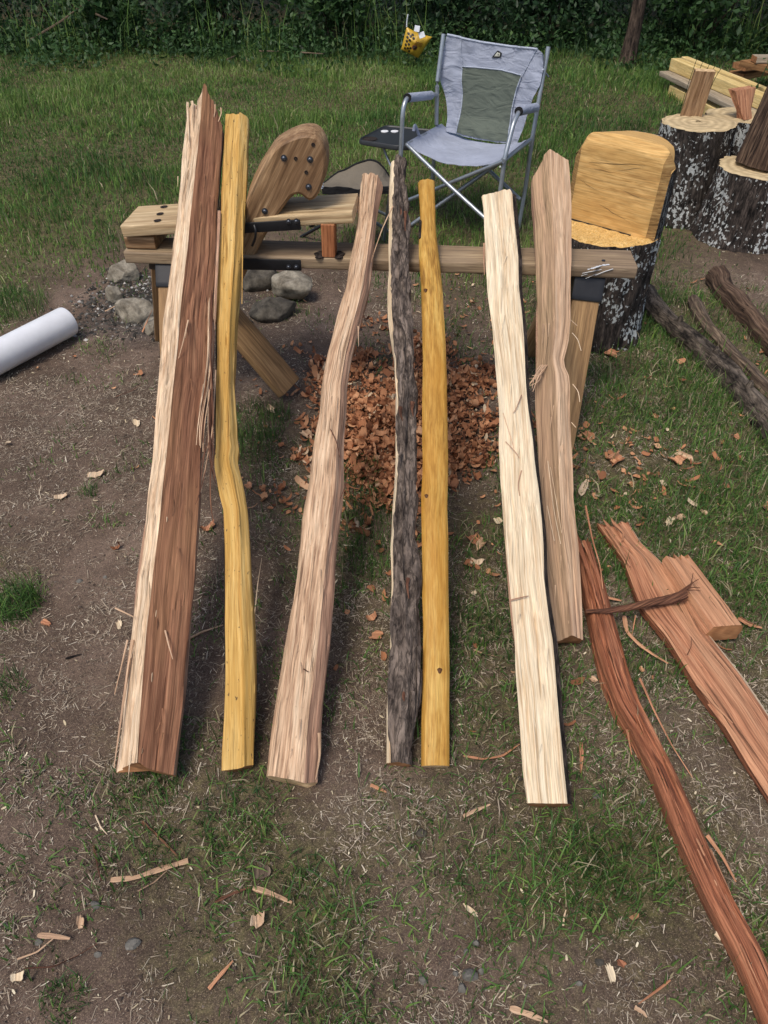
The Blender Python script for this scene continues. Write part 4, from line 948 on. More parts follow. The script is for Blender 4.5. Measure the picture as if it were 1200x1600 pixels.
# ------------------------------------------------------------------ chainsawn log seat
def log_seat():
    cx, cy, R = .888, 2.985, .200
    root = thing('log_seat', (cx, cy, 0), 'chair carved from one upright log with yellow sawn back and seat', 'log seat')
    n = nrm(np.array([-.66, -.75, 0])); u = np.array([-n[1], n[0], 0])       # n faces the viewer, u runs to the viewer's right
    u = -u if u[0] < 0 else u
    c = np.array([cx, cy, 0.]); m = 120; a = np.linspace(0, 2 * np.pi, m, endpoint=False)
    rad_ = R * (1 + .05 * fbm(np.cos(a) * 1.3, np.sin(a) * 1.3, 0, 81, 3))
    zs = np.r_[np.linspace(-.03, .44, 44)]
    flare = 1 + .10 * np.exp(-zs / .10)
    lean = np.array([.0, 0, 0])
    nz = fbm(np.cos(a)[None] * 7, np.sin(a)[None] * 7, zs[:, None] * 8, 82, 4); rg = .006 * nz - .008 * np.exp(-(np.abs(fbm(np.cos(a)[None] * 5, np.sin(a)[None] * 5, zs[:, None] * 3, 83, 3)) / .09) ** 2)
    rr = rad_[None] * flare[:, None] + rg; rr[-1] -= .004
    Rg = c + lean * zs[:, None, None] + np.stack([rr * np.cos(a)[None], rr * np.sin(a)[None], np.broadcast_to(zs[:, None], rr.shape)], -1)
    gv = np.stack([rad_[None] * np.cos(a)[None] + 0 * rr, rad_[None] * np.sin(a)[None] + 0 * rr, zs[:, None] + 0 * rr], -1)
    loft('bark_base', Rg, [MAT['birch2'], MAT['saw_seat']], root, gv=gv, capmat=1, sharp=60)
    # seat surface: slightly proud sawn disc
    top = Rg[-1]; ct = top.mean(0)
    K = 14; disc = np.stack([ct + (top - ct) * (.985 * k / K) + [0, 0, .006] for k in range(K, 0, -1)])
    disc[..., 2] += .004 * fbm(disc[..., 0] * 30, disc[..., 1] * 30, 0, 84, 3); disc[0, :, 2] -= .01
    loft('seat_surface', disc, MAT['saw_seat'], root, caps=False, gv=np.stack([(disc - ct) @ u, (disc - ct) @ n, 0 * disc[..., 0]], -1), sharp=60)
    # backrest: a slab of the log beyond the saw cut
    n0 = .028                                                # the cut lies this far in front of the middle
    Nu, Nv = 56, 44; ct2 = c + lean * .6
    umax = math.sqrt(R * R - n0 * n0) * .985
    us = np.linspace(-1, 1, Nu) * umax
    F_, Bk = [], []
    prof_top = .772 - .018 * np.abs(us / umax) ** 2 - .06 * np.clip((np.abs(us / umax) - .72) / .28, 0, 1) ** 2
    V, gvs, mi, Fc = [], [], [], []
    def add(P, gvv): V.append(P); gvs.append(gvv); return len(V) - 1
    tilt = .05
    gridF = np.zeros((Nv, Nu), int); gridB = np.zeros((Nv, Nu), int)
    for i in range(Nv):
        for j in range(Nu):
            f = i / (Nv - 1); z = .435 + (prof_top[j] - .435) * f
            uu = us[j]
            ed = max(abs(uu) / umax - .84, 0) / .16; et = max(f - .90, 0) / .10
            bev = .020 * ed + .032 * et
            lean2 = tilt * (z - .44)
            P = ct2 + u * uu + n * (n0 - bev - lean2 + .0012 * math.sin(z * 400) * 0 + .0018 * float(fbm(uu * 30, z * 50, 0, 85, 2))) + Zv * z + lean * (z - .6)
            gridF[i, j] = add(P, (z * 1.0, n0, uu * 1.0))
            back = -math.sqrt(max(R * R - uu * uu, 0)) - .002
            bk = back + .05 * et ** 2
            rgk = .006 * float(fbm(uu * 22, z * 14, 0, 86, 3))
            P = ct2 + u * uu * 1.0 + n * (bk + rgk - lean2 * .3) + Zv * (z - .015 * et) + lean * (z - .6)
            gridB[i, j] = add(P, (uu, back, z))
    for g_, mt, rev in ((gridF, 0, False), (gridB, 1, True)):
        for i in range(Nv - 1):
            for j in range(Nu - 1):
                q = [g_[i, j], g_[i, j + 1], g_[i + 1, j + 1], g_[i + 1, j]]
                Fc.append(q[::-1] if rev else q); mi.append(2 if (mt == 0 and abs(us[j] + us[j + 1]) / 2 / umax > .845) else mt)
    for j in range(Nu - 1): Fc.append([gridF[-1, j], gridF[-1, j + 1], gridB[-1, j + 1], gridB[-1, j]]); mi.append(0)
    for j, rv in ((0, 1), (Nu - 1, 0)):
        for i in range(Nv - 1):
            q = [gridF[i, j], gridB[i, j], gridB[i + 1, j], gridF[i + 1, j]]; Fc.append(q[::-1] if rv else q); mi.append(1)
    mk('backrest', V, Fc, [MAT['saw_yellow'], MAT['birch2'], MAT['saw_edge']], root, gv=gvs, mi=mi, sharp=22)
    k0 = ct2 + u * -umax * .95 + n * (n0 + .002) + Zv * .447 + lean * -.15; k1 = ct2 + u * umax * .55 + n * (n0 + .002) + Zv * .447 + lean * -.15
    tube('saw_kerf', resamp([k0, k1], 10), .004, hole, root, m=6, flat=.6)  # dark line along the crease between back and seat
    for (u0_, z0_), (u1_, z1_), wd_ in (((-.75, .66), (.62, .70), .0016), ((-.6, .645), (-.05, .652), .0012), ((-.1, .652), (.5, .69), .0012), ((-.3, .53), (.5, .49), .0012), ((-.8, .60), (-.3, .575), .001), ((.1, .60), (.7, .585), .0009)):
        K_ = 14; q = []
        for k in range(K_):
            f = k / (K_ - 1); uu = (u0_ + (u1_ - u0_) * f) * umax; z = z0_ + (z1_ - z0_) * f + .004 * float(vn(f * 4, z0_ * 50, 0, 5))
            q.append(ct2 + u * uu + n * (n0 - tilt * (z - .44) + .0012) + Zv * z + lean * (z - .6))
        tube('drying_check', np.array(q), wd_ * .5 * np.sin(np.linspace(.15, 3.0, K_)), MAT['kerfbrown'], root, m=5, flat=.8, up=n)
log_seat()

# ------------------------------------------------------------------ stumps and what stands on them
def stump(name, c, R, h, mats, label, seed, flare=.22, lean=(0, 0)):
    c = np.array(c, float); m = 110; a = np.linspace(0, 2 * np.pi, m, endpoint=False); n = 40
    zs = np.linspace(-.03, h, n)
    rad_ = R * (1 + .05 * fbm(np.cos(a), np.sin(a), 0, seed, 3)); rr = rad_[None] * (1 + flare * np.clip(1 - zs / h, 0, 1) ** 1.6)[:, None]
    rr = rr + .007 * fbm(np.cos(a)[None] * 7, np.sin(a)[None] * 7, zs[:, None] * 9, seed + 1, 4) - .009 * np.exp(-(np.abs(fbm(np.cos(a)[None] * 6, np.sin(a)[None] * 6, zs[:, None] * 3, seed + 2, 3)) / .09) ** 2)
    L = np.array([lean[0], lean[1], 0])
    Rg = c + L * zs[:, None, None] + np.stack([rr * np.cos(a)[None], rr * np.sin(a)[None], zs[:, None] + 0 * rr], -1)
    Rg[-1, :, 2] += .004 * fbm(np.cos(a) * 3, np.sin(a) * 3, 0, seed, 2)
    gv = np.stack([R * np.cos(a)[None] + 0 * rr + seed, R * np.sin(a)[None] + 0 * rr, zs[:, None] + 0 * rr], -1)
    root = thing(name, (c[0], c[1], 0), label, 'stump')
    loft('bark', Rg, mats, root, gv=gv, capmat=1, sharp=60)
    top = Rg[-1]; ct = top.mean(0); K = 10
    disc = np.stack([ct + (top - ct) * (.975 * k / K) + [0, 0, .005 - (.006 if k == K else 0)] for k in range(K, 0, -1)])
    disc[1:, :, 2] += .004 * fbm(disc[1:, :, 0] * 20, disc[1:, :, 1] * 20, 0, seed + 4, 3)
    loft('cut_top', disc, MAT['end_stump'], root, caps=False, gv=np.stack([disc[..., 0] - ct[0], disc[..., 1] - ct[1], 0 * disc[..., 0]], -1), sharp=60)
    return root
stump('stump', (1.68, 4.40, 0), .185, .475, [MAT['birch'], MAT['end_stump']], 'tall lichen covered stump carrying the short split log piece', 100)
stump('stump', (1.97, 4.62, 0), .17, .46, [MAT['birch'], MAT['end_stump']], 'stump half hidden behind, with the reddish wedge on it', 110)
stump('stump', (1.955, 4.08, 0), .225, .345, [MAT['birch2'], MAT['end_stump']], 'low wide stump with the dark upright post on top', 120)
def chunk(name, loop_bot, loop_top, mats, label, cat, n=14, seed=0, parts='wood'):
    lb, lt = np.array(loop_bot, float), np.array(loop_top, float)
    m = 60
    def rs(P): return resamp(np.vstack([P, P[:1]]), m + 1)[:-1]
    B_, T_ = rs(lb), rs(lt); t = np.linspace(0, 1, n)[:, None, None]
    R = B_ * (1 - t) + T_ * t
    ctr = R.mean(1, keepdims=True); d = .0035 * fbm(np.arange(m)[None] * .9, t[..., 0] * 2, 0, seed, 3)
    R = R + nrm(R - ctr) * d[..., None]
    o = loft(name, R, mats, loc=B_.mean(0), capmat=len(mats) - 1, sharp=40)
    return tag(o, label, cat)
def sq(c, w_, d_, rot, z, sk=0.0):
    c_, s_ = math.cos(rot), math.sin(rot)
    return [[c[0] + x * c_ - y * s_, c[1] + x * s_ + y * c_, z] for x, y in ((-w_ / 2, -d_ / 2), (w_ / 2, -d_ / 2), (w_ / 2 * (1 - sk), d_ / 2), (-w_ / 2, d_ / 2 * (1 - sk)))]
c1 = G(1082, 182, .48)
chunk('split_log_piece', sq(c1 + [0, .03, 0], .11, .07, -.25, .480), sq(c1 + [.03, .06, 0], .10, .07, -.25, .69), [MAT['head'], MAT['end_pale']], 'short split log piece standing on the tall lichen covered stump', 'split log', seed=5)
c2 = G(1163, 186, .465)
chunk('wood_wedge', sq(c2 + [-.0, .0, 0], .06, .05, .5, .468), sq(c2 + [-.03, .07, 0], .16, .05, .5, .60), [MAT['cedar'], MAT['cedar']], 'small reddish split wedge standing on the stump behind', 'wood block', seed=7)
c3 = G(1195, 262, .35)
Q = smooth([[c3[0], c3[1] + .04, .352], [c3[0] + .03, c3[1] + .05, .6], [c3[0] + .10, c3[1] + .08, 1.0]], 50)
pr = thing('upright_post', (c3[0], c3[1], .35), 'dark weathered log post standing upright on the low wide stump', 'log post')
tube('log_body', Q, np.linspace(.125, .10, 50), [MAT['post'], MAT['end_stump']], pr, m=70, up=(0, 1, 0), rough=.10, seed=130, capmat=1, sharp=60)
tube('branch_stub', smooth([Q[30] + [-.08, -.03, 0], Q[30] + [-.11, -.05, .01]], 5), .016, MAT['post'], pr, m=12, rough=.2)

# lumber and boards
def board(px0, py0, h0, px1, py1, h1, wd_, th_, mat, label, name='board', ext=0.0, cat='board', side=(0, 0, 1), group=None, end='end_pale'):
    a, b = G(px0, py0, h0), G(px1, py1, h1); b = b + (b - a) * ext
    o = beam(name, a, b, side, wd_, th_, [MAT[mat], MAT[end]], loc=a, r=.003, n=24, wob=.001, capmat=1)
    return tag(o, label, cat, group)
board(1052, 141, .045, 1185, 212, .045, .08, .085, 'lumber', 'lowest yellow board of the lumber stack, lying in the grass', ext=.25, group='lumber stack behind the stumps')
board(1046, 114, .135, 1185, 180, .135, .035, .19, 'lumber_grey', 'grey weathered board in the middle of the lumber stack', ext=.25, group='lumber stack behind the stumps')
board(1054, 100, .20, 1190, 158, .20, .088, .085, 'lumber', 'yellow board on top of the lumber stack, front one', ext=.25, group='lumber stack behind the stumps')
board(1068, 97, .205, 1200, 150, .205, .085, .06, 'lumber', 'yellow board on top of the lumber stack, behind the front one', ext=.25, group='lumber stack behind the stumps')
for k, (a, b, h, mt, lb) in enumerate((((1150, 118), (1205, 108), .12, 'brownboard', 'lowest rough brown board of the pile behind the lumber stack'), ((1155, 104), (1215, 98), .20, 'brownboard', 'second rough brown board of the pile behind the lumber stack'),
        ((1163, 98), (1215, 110), .26, 'brownboard', 'crooked brown board near the top of the pile behind the lumber stack'), ((1178, 92), (1220, 92), .31, 'lumber_grey', 'pale board topping the pile behind the lumber stack'))):
    board(a[0], a[1], h, b[0], b[1], h, .16 if k < 2 else .12, .045, mt, lb, ext=.6, side=(0, 1, 0), group='brown boards behind the lumber stack', end='end_warm')
t = thing('weed', tuple(G(1160, 195, 0)), 'thin tall weed growing in front of the lumber stack', 'weed')
g0 = G(1160, 195, 0); Q = smooth([g0, g0 + [.02, 0, .25], g0 + [.10, 0, .55]], 14); tube('stem', Q, np.linspace(.005, .002, 14), MAT['leaf_mid'], t, m=6)
leaves('foliage', np.repeat(Q[3:], 3, 0) + RNG.normal(0, .02, (33, 3)), .05, MAT['leaf_mid'], t)
t = thing('weed', tuple(G(1072, 190, 0)), 'wispy seeding stems rising in front of the grey lumber board', 'weed')
for k in range(5):
    g0 = G(1058 + 9 * k, 185, 0); Q = smooth([g0, g0 + [.03, 0, .3], g0 + [.05 + .02 * k, 0, .45 + .04 * (k % 2)]], 10); tube('stem', Q, .0022, MAT['leaf_dark'], t, m=5)

# ------------------------------------------------------------------ old logs on the ground at right
def old_log(pts, r, mat, label, seed, endmat='end_warm'):
    P = np.array([G(x, y) for x, y in pts]); P[:, 2] = r * .8
    Q = smooth(P, 70, 1); root = thing('old_log', (Q[0][0], Q[0][1], 0), label, 'log', 'old logs lying at the right')
    rr = r * (1 + .10 * fbm(np.linspace(0, 6, 70), 0, 0, seed, 3)); rr[0] *= .82
    Q = Q + np.stack([.012 * fbm(np.linspace(0, 5, 70), 1, 0, seed + 1, 2), .012 * fbm(np.linspace(0, 5, 70), 2, 0, seed + 2, 2), 0 * rr], -1)
    tube('log_body', Q, rr, [MAT[mat], MAT[endmat]], root, m=48, rough=.16, seed=seed, capmat=1, sharp=60)
    return root, Q, rr
lr, Q, rr = old_log([(1000, 462), (1050, 520), (1110, 575), (1160, 630), (1215, 695), (1260, 745)], .042, 'oldlog', 'longest charred grey log lying nearest on the grass', 140)
for k in (20, 34, 47):
    tube('knot', smooth([Q[k] + [-.0, -.0, .03], Q[k] + [.0, -.01, .068]], 5), [.018, .016, .014, .012, .006], MAT['oldlog'], lr, m=10, rough=.3)
old_log([(1082, 476), (1110, 530), (1150, 575), (1205, 630), (1250, 680)], .030, 'oldlog2', 'thin bare brown log lying between the two darker logs', 150)
old_log([(1112, 440), (1160, 500), (1205, 560), (1250, 610)], .043, 'post', 'dark square ended log lying farthest right', 160)

# ------------------------------------------------------------------ white pipe
p0 = G(112, 524); p1 = G(-30, 600); dv = nrm((p1 - p0) * [1, 1, 0]); p1 = p0 + dv * 1.3; R_ = .062
for p in (p0, p1): p[2] = R_ + .004
t = thing('plastic_pipe', tuple(p0 * [1, 1, 0]), 'thick white plastic pipe lying on the dirt at the left edge', 'pipe')
a = np.linspace(0, 2 * np.pi, 48, endpoint=False); S_ = nrm(np.cross(dv, Zv))
rg = lambda c, r: c + r * (np.cos(a)[:, None] * S_ + np.sin(a)[:, None] * Zv)
st = [rg(p0 + dv * d, r) for d, r in ((0.03, R_ - .007), (.002, R_ - .006), (0, R_ - .004), (.001, R_ - .001), (.006, R_))] + [rg(p0 + dv * d, R_) for d in np.linspace(.02, 1.29, 20)] + [rg(p1, R_ - .003), rg(p1 - dv * .03, R_ - .007)]
loft('pipe_wall', np.array(st), MAT['pvc'], t, caps=False)
loft('pipe_inner_wall', np.array([rg(p0 + dv * d, R_ - .008) for d in (.0, .3, .9, 1.29)]), MAT['pvc'], t, caps=False)
loft('end_plug', np.array([rg(p0 + dv * d, r) for d, r in ((.012, R_ - .008), (.006, R_ * .7), (.004, R_ * .3), (.004, .002))]), MAT['pvc'], t, caps=False)

# ------------------------------------------------------------------ fire ring stones
def ico(sub=3):
    import bmesh
    bm = bmesh.new(); bmesh.ops.create_icosphere(bm, subdivisions=sub, radius=1)
    V = np.array([v.co[:] for v in bm.verts]); F = np.array([[v.index for v in f.verts] for f in bm.faces]); bm.free(); return V, F
IV, IF = ico(4); IV3, IF3 = ico(2)
def stone(px, py, wpx, hpx, mat, label, seed, name='stone', group='stones of the fire ring', lift=.35, fine=True, h0=0.0, dep=.9):
    V, F = (IV, IF) if fine else (IV3, IF3); wpx, hpx = (wpx, hpx) if fine else (wpx * .85, hpx * .85)
    c = G(px, py + hpx * .25, h0); z = c[1] * cp + (CAMH - h0) * sp
    rx = wpx / 2 / FPX * z; rz = hpx / 2 / FPX * z * 1.05
    f = np.random.default_rng(seed); P = V.copy()
    for _ in range(14):          # cut flats
        d = nrm(f.normal(0, 1, 3)); o = f.uniform(.55, .85); k = P @ d - o; P = P - np.outer(np.clip(k, 0, None) * .85, d)
    P = P * (1 + .10 * fbm(V[:, 0] * 1.6 + seed, V[:, 1] * 1.6, V[:, 2] * 1.6, seed, 4))[:, None]
    if fine: P = P * (1 + .025 * fbm(V[:, 0] * 9 + seed, V[:, 1] * 9, V[:, 2] * 9, seed, 4))[:, None]
    P = P * [rx * 1.12, rx * dep, rz * 1.1]
    loc = np.array([c[0], c[1] + rx * .4, h0 + gz(c[0], c[1])])
    o = mk(name, P + loc + [0, 0, rz * lift], F, mat, loc=loc, sharp=None if fine else 30)
    return tag(o, label, 'stone', group)
stone(207, 487, 62, 44, MAT['rock'], 'rounded grey boulder in front of the left bench leg', 1)
stone(195, 432, 50, 42, MAT['rock'], 'pale grey stone behind the rounded grey boulder', 2)
stone(180, 462, 26, 34, MAT['rock'], 'narrow upright grey stone left of the rounded boulder', 3)
stone(240, 512, 40, 32, MAT['rock'], 'small tan stone leaning against the left bench leg', 4)
stone(452, 450, 74, 44, MAT['rock'], 'pale angular stone under the bench, on top of the dark one', 5, h0=.03)
stone(425, 484, 72, 44, MAT['rock_dark'], 'dark sooty stone under the bench in front of the pale angular one', 6)
stone(400, 440, 64, 48, MAT['rock_dark'], 'dark stone behind the yellow split stave and under the bench', 7)
stone(378, 505, 34, 28, MAT['rock_dark'], 'small dark stone just right of the yellow split stave', 8)

# ------------------------------------------------------------------ red cedar splits on the ground
def ground_piece(name, label, rows, t, mats, seed, prof=None, z0=0.0, z1=None, fib=.002, capmat=1, ragtop=0.02, extra=None, group=None, cat='split log', dp=.005, segm=None):
    """rows: (xl, yl, xr, yr) pairs across the piece, from the near side of its far end onward"""
    rows = np.array(rows, float); n = 150
    hL = np.linspace(z0, z0 if z1 is None else z1, len(rows)) + t
    L = np.array([G(r[0], r[1], h) for r, h in zip(rows, hL)]); Rr = np.array([G(r[2], r[3], h) for r, h in zip(rows, hL)])
    def dens(P):
        q = np.linspace(0, 1, len(P)); Q = np.stack([np.interp(np.linspace(0, 1, n), q, P[:, k]) for k in range(3)], 1)
        for _ in range(4): Q[1:-1] = (Q[:-2] + 2 * Q[1:-1] + Q[2:]) / 4
        return Q
    L, Rr = dens(L), dens(Rr); mid = (L + Rr) / 2
    s = np.r_[0, np.cumsum(np.linalg.norm(np.diff(mid, axis=0), axis=1))]; wdt = np.linalg.norm(Rr - L, axis=1).mean()
    prof = np.array(prof if prof is not None else [(0, -.008), (.08, 0), (.5, .006), (.92, 0), (1, -.01), (.97, -t * .95), (.03, -t * .95)], float)
    segm = segm or [0] * len(prof); PU, PV, PS = [], [], []
    for i in range(len(prof)):
        a, b = prof[i], prof[(i + 1) % len(prof)]; k = max(1, int(math.hypot((b[0] - a[0]) * wdt, b[1] - a[1]) / dp))
        for j in range(k): f = j / k; PU.append(a[0] + (b[0] - a[0]) * f); PV.append(a[1] + (b[1] - a[1]) * f); PS.append(segm[i])
    PU, PV, PS = map(np.array, (PU, PV, PS)); per = np.r_[0, np.cumsum(np.hypot(np.diff(PU) * wdt, np.diff(PV)))]
    d = fib * fbm(per[None] * 120, s[:, None] * 3, 0, seed, 3, .6) + fib * 1.8 * fbm(per[None] * 35, s[:, None] * 2.2, 0, seed + 3, 3)
    if extra is not None: d = d + extra(PU[None], s[:, None], PS)
    R = L[:, None] * (1 - PU[None, :, None]) + Rr[:, None] * PU[None, :, None]
    R[..., 2] += PV[None]; top = (PV > -t * .5)
    R[..., 2] += np.where(top[None], d, 0)
    ax = nrm(Rr - L); R = R + np.where(top[None], 0, d * .8)[..., None] * ax[:, None]
    if ragtop:
        dir0 = nrm(mid[3] - mid[0]); rg = ragtop * fbm(PU * 9, 0 * PU, 0, seed + 9, 3); w_ = np.exp(-s / .04)[:, None]
        R = R + (rg[None] * w_)[..., None] * dir0
    gv = np.stack([per[None] + 0 * s[:, None] + seed, per[None] * .3 + 0 * s[:, None], s[:, None] + 0 * per[None]], -1)
    loc = np.array([mid[0][0], mid[0][1], 0])
    root = thing(name, loc, label, cat, group)
    loft('split_face', R, mats, root, gv=gv, segmat=PS, capmat=capmat, sharp=50)
    return root
def deepgroove(U, s, PS):
    return -.010 * np.exp(-(np.abs(fbm(U * 5, s * .9, 0, 33, 3)) / .10) ** 2) + .005 * fbm(U * 16, s * 1.5, 0, 34, 2)
rA = ground_piece('cedar_split', 'long shredded red split running off the bottom right corner', [(905, 850, 925, 850), (908, 900, 943, 900), (922, 960, 957, 950), (930, 1000, 972, 1000), (945, 1050, 983, 1040), (965, 1100, 1002, 1090), (992, 1150, 1030, 1145), (1019, 1203, 1056, 1197), (1058, 1303, 1101, 1297), (1104, 1403, 1145, 1397), (1150, 1490, 1193, 1480), (1197, 1600, 1240, 1590), (1225, 1670, 1270, 1660)],
   .045, [MAT['cedar_rough'], MAT['cedar_rough']], 201, extra=deepgroove, ragtop=.05)
def sliver_g(root, pts, w0, mat, name='splinter'):
    P = np.array([G(x, y, h) for x, y, h in pts]); Q = smooth(P, max(10, len(P) * 5), 1)
    return tube(name, Q, np.linspace(w0, w0 * .35, len(Q)), MAT[mat], root, m=6, flat=.5)
for p, wd_ in (([(1000, 1060, .05), (1022, 1110, .04), (1050, 1165, .03), (1082, 1215, .01)], .003), ([(975, 1100, .04), (1000, 1160, .04), (1025, 1215, .02), (1031, 1248, .01)], .007), ([(962, 1090, .03), (980, 1140, .02), (998, 1183, .01)], .008),
               ([(1072, 1320, .04), (1078, 1350, .02), (1100, 1400, .01), (1112, 1425, .005)], .004), ([(1105, 1305, .04), (1130, 1340, .03), (1150, 1378, .01)], .005), ([(905, 850, .06), (925, 910, .06), (940, 960, .055)], .008),
               ([(912, 845, .07), (930, 890, .06), (945, 945, .055)], .006), ([(915, 790, .12), (925, 840, .09), (938, 885, .07), (942, 920, .06)], .003), ([(938, 1020, .04), (940, 1050, .02), (939, 1078, .005)], .002), ([(980, 1140, .03), (987, 1180, .01)], .003)):
    sliver_g(rA, p, wd_, 'cedar' if wd_ < .006 else 'cedar_rough')
for k in range(14):
    y = RNG.uniform(900, 1500); x = np.interp(y, [900, 1000, 1100, 1200, 1300, 1400, 1500], [925, 950, 983, 1037, 1079, 1124, 1172]) + RNG.normal(0, 9)
    sl = np.interp(y, [900, 1100, 1200, 1500], [.3, .4, .45, .47])
    sliver_g(rA, [(x, y, .049), (x + 30 * sl, y + 30, .056), (x + 70 * sl, y + 70, .05)], RNG.uniform(.0015, .003), 'cedar' if k % 2 else 'cedar_rough')
rB = ground_piece('cedar_slab', 'wide flat reddish slab reaching the right edge of the picture', [(938, 822, 985, 817), (957, 848, 1003, 846), (975, 873, 1035, 875), (990, 915, 1062, 910), (1003, 946, 1085, 940), (1040, 990, 1108, 985), (1083, 1060, 1160, 1050), (1127, 1121, 1194, 1100), (1171, 1194, 1235, 1160), (1215, 1262, 1280, 1225)],
   .035, [MAT['cedar'], MAT['cedar_rough'], MAT['pale_sap']], 211, ragtop=.03, fib=.0016, segm=[0, 0, 0, 2, 2, 1, 1])
for p, wd_ in (([(948, 824, .045), (965, 850, .045), (985, 885, .045)], .006), ([(960, 818, .05), (975, 832, .055), (972, 845, .05)], .006), ([(1108, 1100, .03), (1160, 1170, .02), (1200, 1220, .01)], .005), ([(1090, 1070, .04), (1120, 1105, .04), (1145, 1130, .038)], .004), ([(1074, 1023, .04), (1080, 1010, .07), (1081, 995, .05)], .0012)):
    sliver_g(rB, p, wd_, 'cedar' if wd_ > .002 else 'cedar_bark')
rC = ground_piece('wood_block', 'short thick reddish brown block resting on the wide slab', [(1040, 871, 1078, 867), (1057, 896, 1099, 893), (1075, 924, 1120, 921), (1093, 951, 1141, 948), (1113, 979, 1162, 976)],
   .055, [MAT['cedar'], MAT['end_warm'], MAT['thin_bark'], MAT['pale_sap']], 221, z0=.012, ragtop=.012, fib=.0012, prof=[(0, -.012), (.05, 0), (.94, 0), (1, -.006), (1.03, -.02), (.95, -.055), (-.28, -.06)], segm=[0, 0, 3, 2, 2, 2, 0])
pts = [(915, 955, .055), (945, 955, .062), (980, 950, .062), (1015, 942, .060), (1045, 937, .062), (1072, 930, .065)]
Q = smooth(np.array([G(*p) for p in pts]), 30, 1)
rD = thing('bark_strip', tuple(Q[0] * [1, 1, 0]), 'dark twisted strip of stringy bark lying across both red splits', 'bark strip')
for k in range(7):
    off = np.stack([.0 * Q[:, 0], .007 * np.sin(np.linspace(0, 9, 30) + k * .9), .005 * np.cos(np.linspace(0, 9, 30) + k * .9)], -1) * np.linspace(.3, 1.6, 30)[:, None]
    tube('strand', Q + off, np.linspace(.0035, .0055, 30), MAT['cedar_bark'], rD, m=7, rough=.3, seed=k)
for k in range(7):
    e = Q[-1]; tube('frayed_end', smooth([e + [-.03, 0, 0], e + [.01, RNG.normal(0.01, .012), .015], e + [.02 + RNG.normal(0, .01), RNG.uniform(-.02, .05), RNG.uniform(.02, .05)]], 8), np.linspace(.0022, .0008, 8), MAT['cedar_bark'], rD, m=5)
def ground_strip(pts, wd_, label, mat='cedar', cat='wood strip', name='wood_strip', th=.3, h=.008, taper=.4, group=None):
    P = np.array([G(p[0], p[1], p[2] if len(p) > 2 else h) for p in pts]); P[:, 2] += [gz(p[0], p[1]) * .7 for p in P]
    Q = smooth(P, max(18, len(P) * 8), 3); n = len(Q)
    w_ = wd_ / 2 * .72 * np.interp(np.linspace(0, 1, n), [0, .03, .6, 1], [.75, 1, .85, taper]) * (1 + .18 * fbm(np.linspace(0, 5, n), 0, 0, hash_str(label) % 77, 2))
    o = tube(name, Q, w_, MAT[mat], loc=Q[0], m=8, flat=th, rough=.25, seed=hash_str(label) % 99)
    return tag(o, label, cat, group)
ground_strip([(976, 960), (980, 985), (1000, 1005), (1022, 1020), (1045, 1034)], .016, 'curved thin reddish strip lying between the two red splits', h=.02)
ground_strip([(994, 958, .03), (990, 980, .02), (987, 995, .012)], .005, 'tiny straight splinter beside the curved reddish strip')
ground_strip([(945, 930), (972, 936)], .014, 'short reddish sliver in the grass left of the wide slab', h=.015)
ground_strip([(1155, 963), (1170, 972), (1192, 978)], .022, 'flat reddish chip strip right of the short block', h=.012)
ground_strip([(908, 1160), (909, 1180), (908, 1207)], .014, 'upright looking reddish sliver right of the white stave foot')
ground_strip([(724, 1182), (755, 1186), (785, 1180), (812, 1162)], .009, 'curved brown strip between the golden and the white staves', 'cedar')
ground_strip([(172, 1373), (210, 1369), (250, 1355), (293, 1342)], .017, 'long pale tan split strip on the dirt below the largest split log', 'tan', taper=1)
ground_strip([(214, 1390), (240, 1376), (260, 1358)], .004, 'thin tan twig just under the long pale strip', 'tan')
ground_strip([(395, 1386), (425, 1395), (456, 1409)], .02, 'flat tan split chip pointing right, below the pinkish stave', 'tan')
ground_strip([(335, 1408), (365, 1395), (392, 1385)], .009, 'dark brown strip touching the flat tan chip', 'cedar_bark')
ground_strip([(222, 1283), (245, 1303), (277, 1336)], .008, 'dark tan strip slanting down left of the fallen grass', 'cedar_bark')
ground_strip([(326, 1545), (345, 1523), (364, 1501)], .013, 'reddish strip slanting up near the bottom edge', 'cedar')
ground_strip([(56, 1457), (80, 1459), (107, 1463)], .012, 'short tan strip at the lower left beside the grey pebbles', 'tan')
ground_strip([(24, 1496), (55, 1485), (83, 1462)], .005, 'thin pale twig at the lower left', 'tan')
ground_strip([(35, 1510), (80, 1508), (120, 1490), (150, 1472)], .005, 'long thin brown twig at the lower left', 'cedar_bark')
ground_strip([(724, 1276), (745, 1266), (766, 1257)], .010, 'small tan strip in the grass left of the white stave foot', 'tan')
ground_strip([(579, 1228), (590, 1233), (604, 1240)], .012, 'small reddish strip below the foot of the bark covered stave', 'cedar')
ground_strip([(797, 1574), (825, 1583), (856, 1596)], .020, 'flat tan split piece at the bottom edge', 'tan')
ground_strip([(992, 1573), (1006, 1582), (1011, 1589)], .014, 'short tan strip near the bottom right corner', 'tan')
ground_strip([(1048, 1531), (1030, 1545), (998, 1568)], .007, 'thin reddish strip slanting near the bottom right corner', 'cedar')
ground_strip([(296, 1000), (315, 990), (349, 978)], .013, 'tan strip lying between the largest split log and the yellow stave', 'tan')
ground_strip([(398, 960, .01), (403, 910, .05), (409, 872, .10)], .0035, 'thin pale stalk standing up right of the yellow split stave', 'pale_sap', 'stalk', 'dry_stalk')
ground_strip([(103, 1031), (115, 1028), (128, 1024)], .010, 'short charred black twig on the bare dirt at the left', 'thin_bark')
ground_strip([(148, 1272), (156, 1290), (167, 1303)], .004, 'forked pale twig tip on the dirt at the left', 'pale_sap')
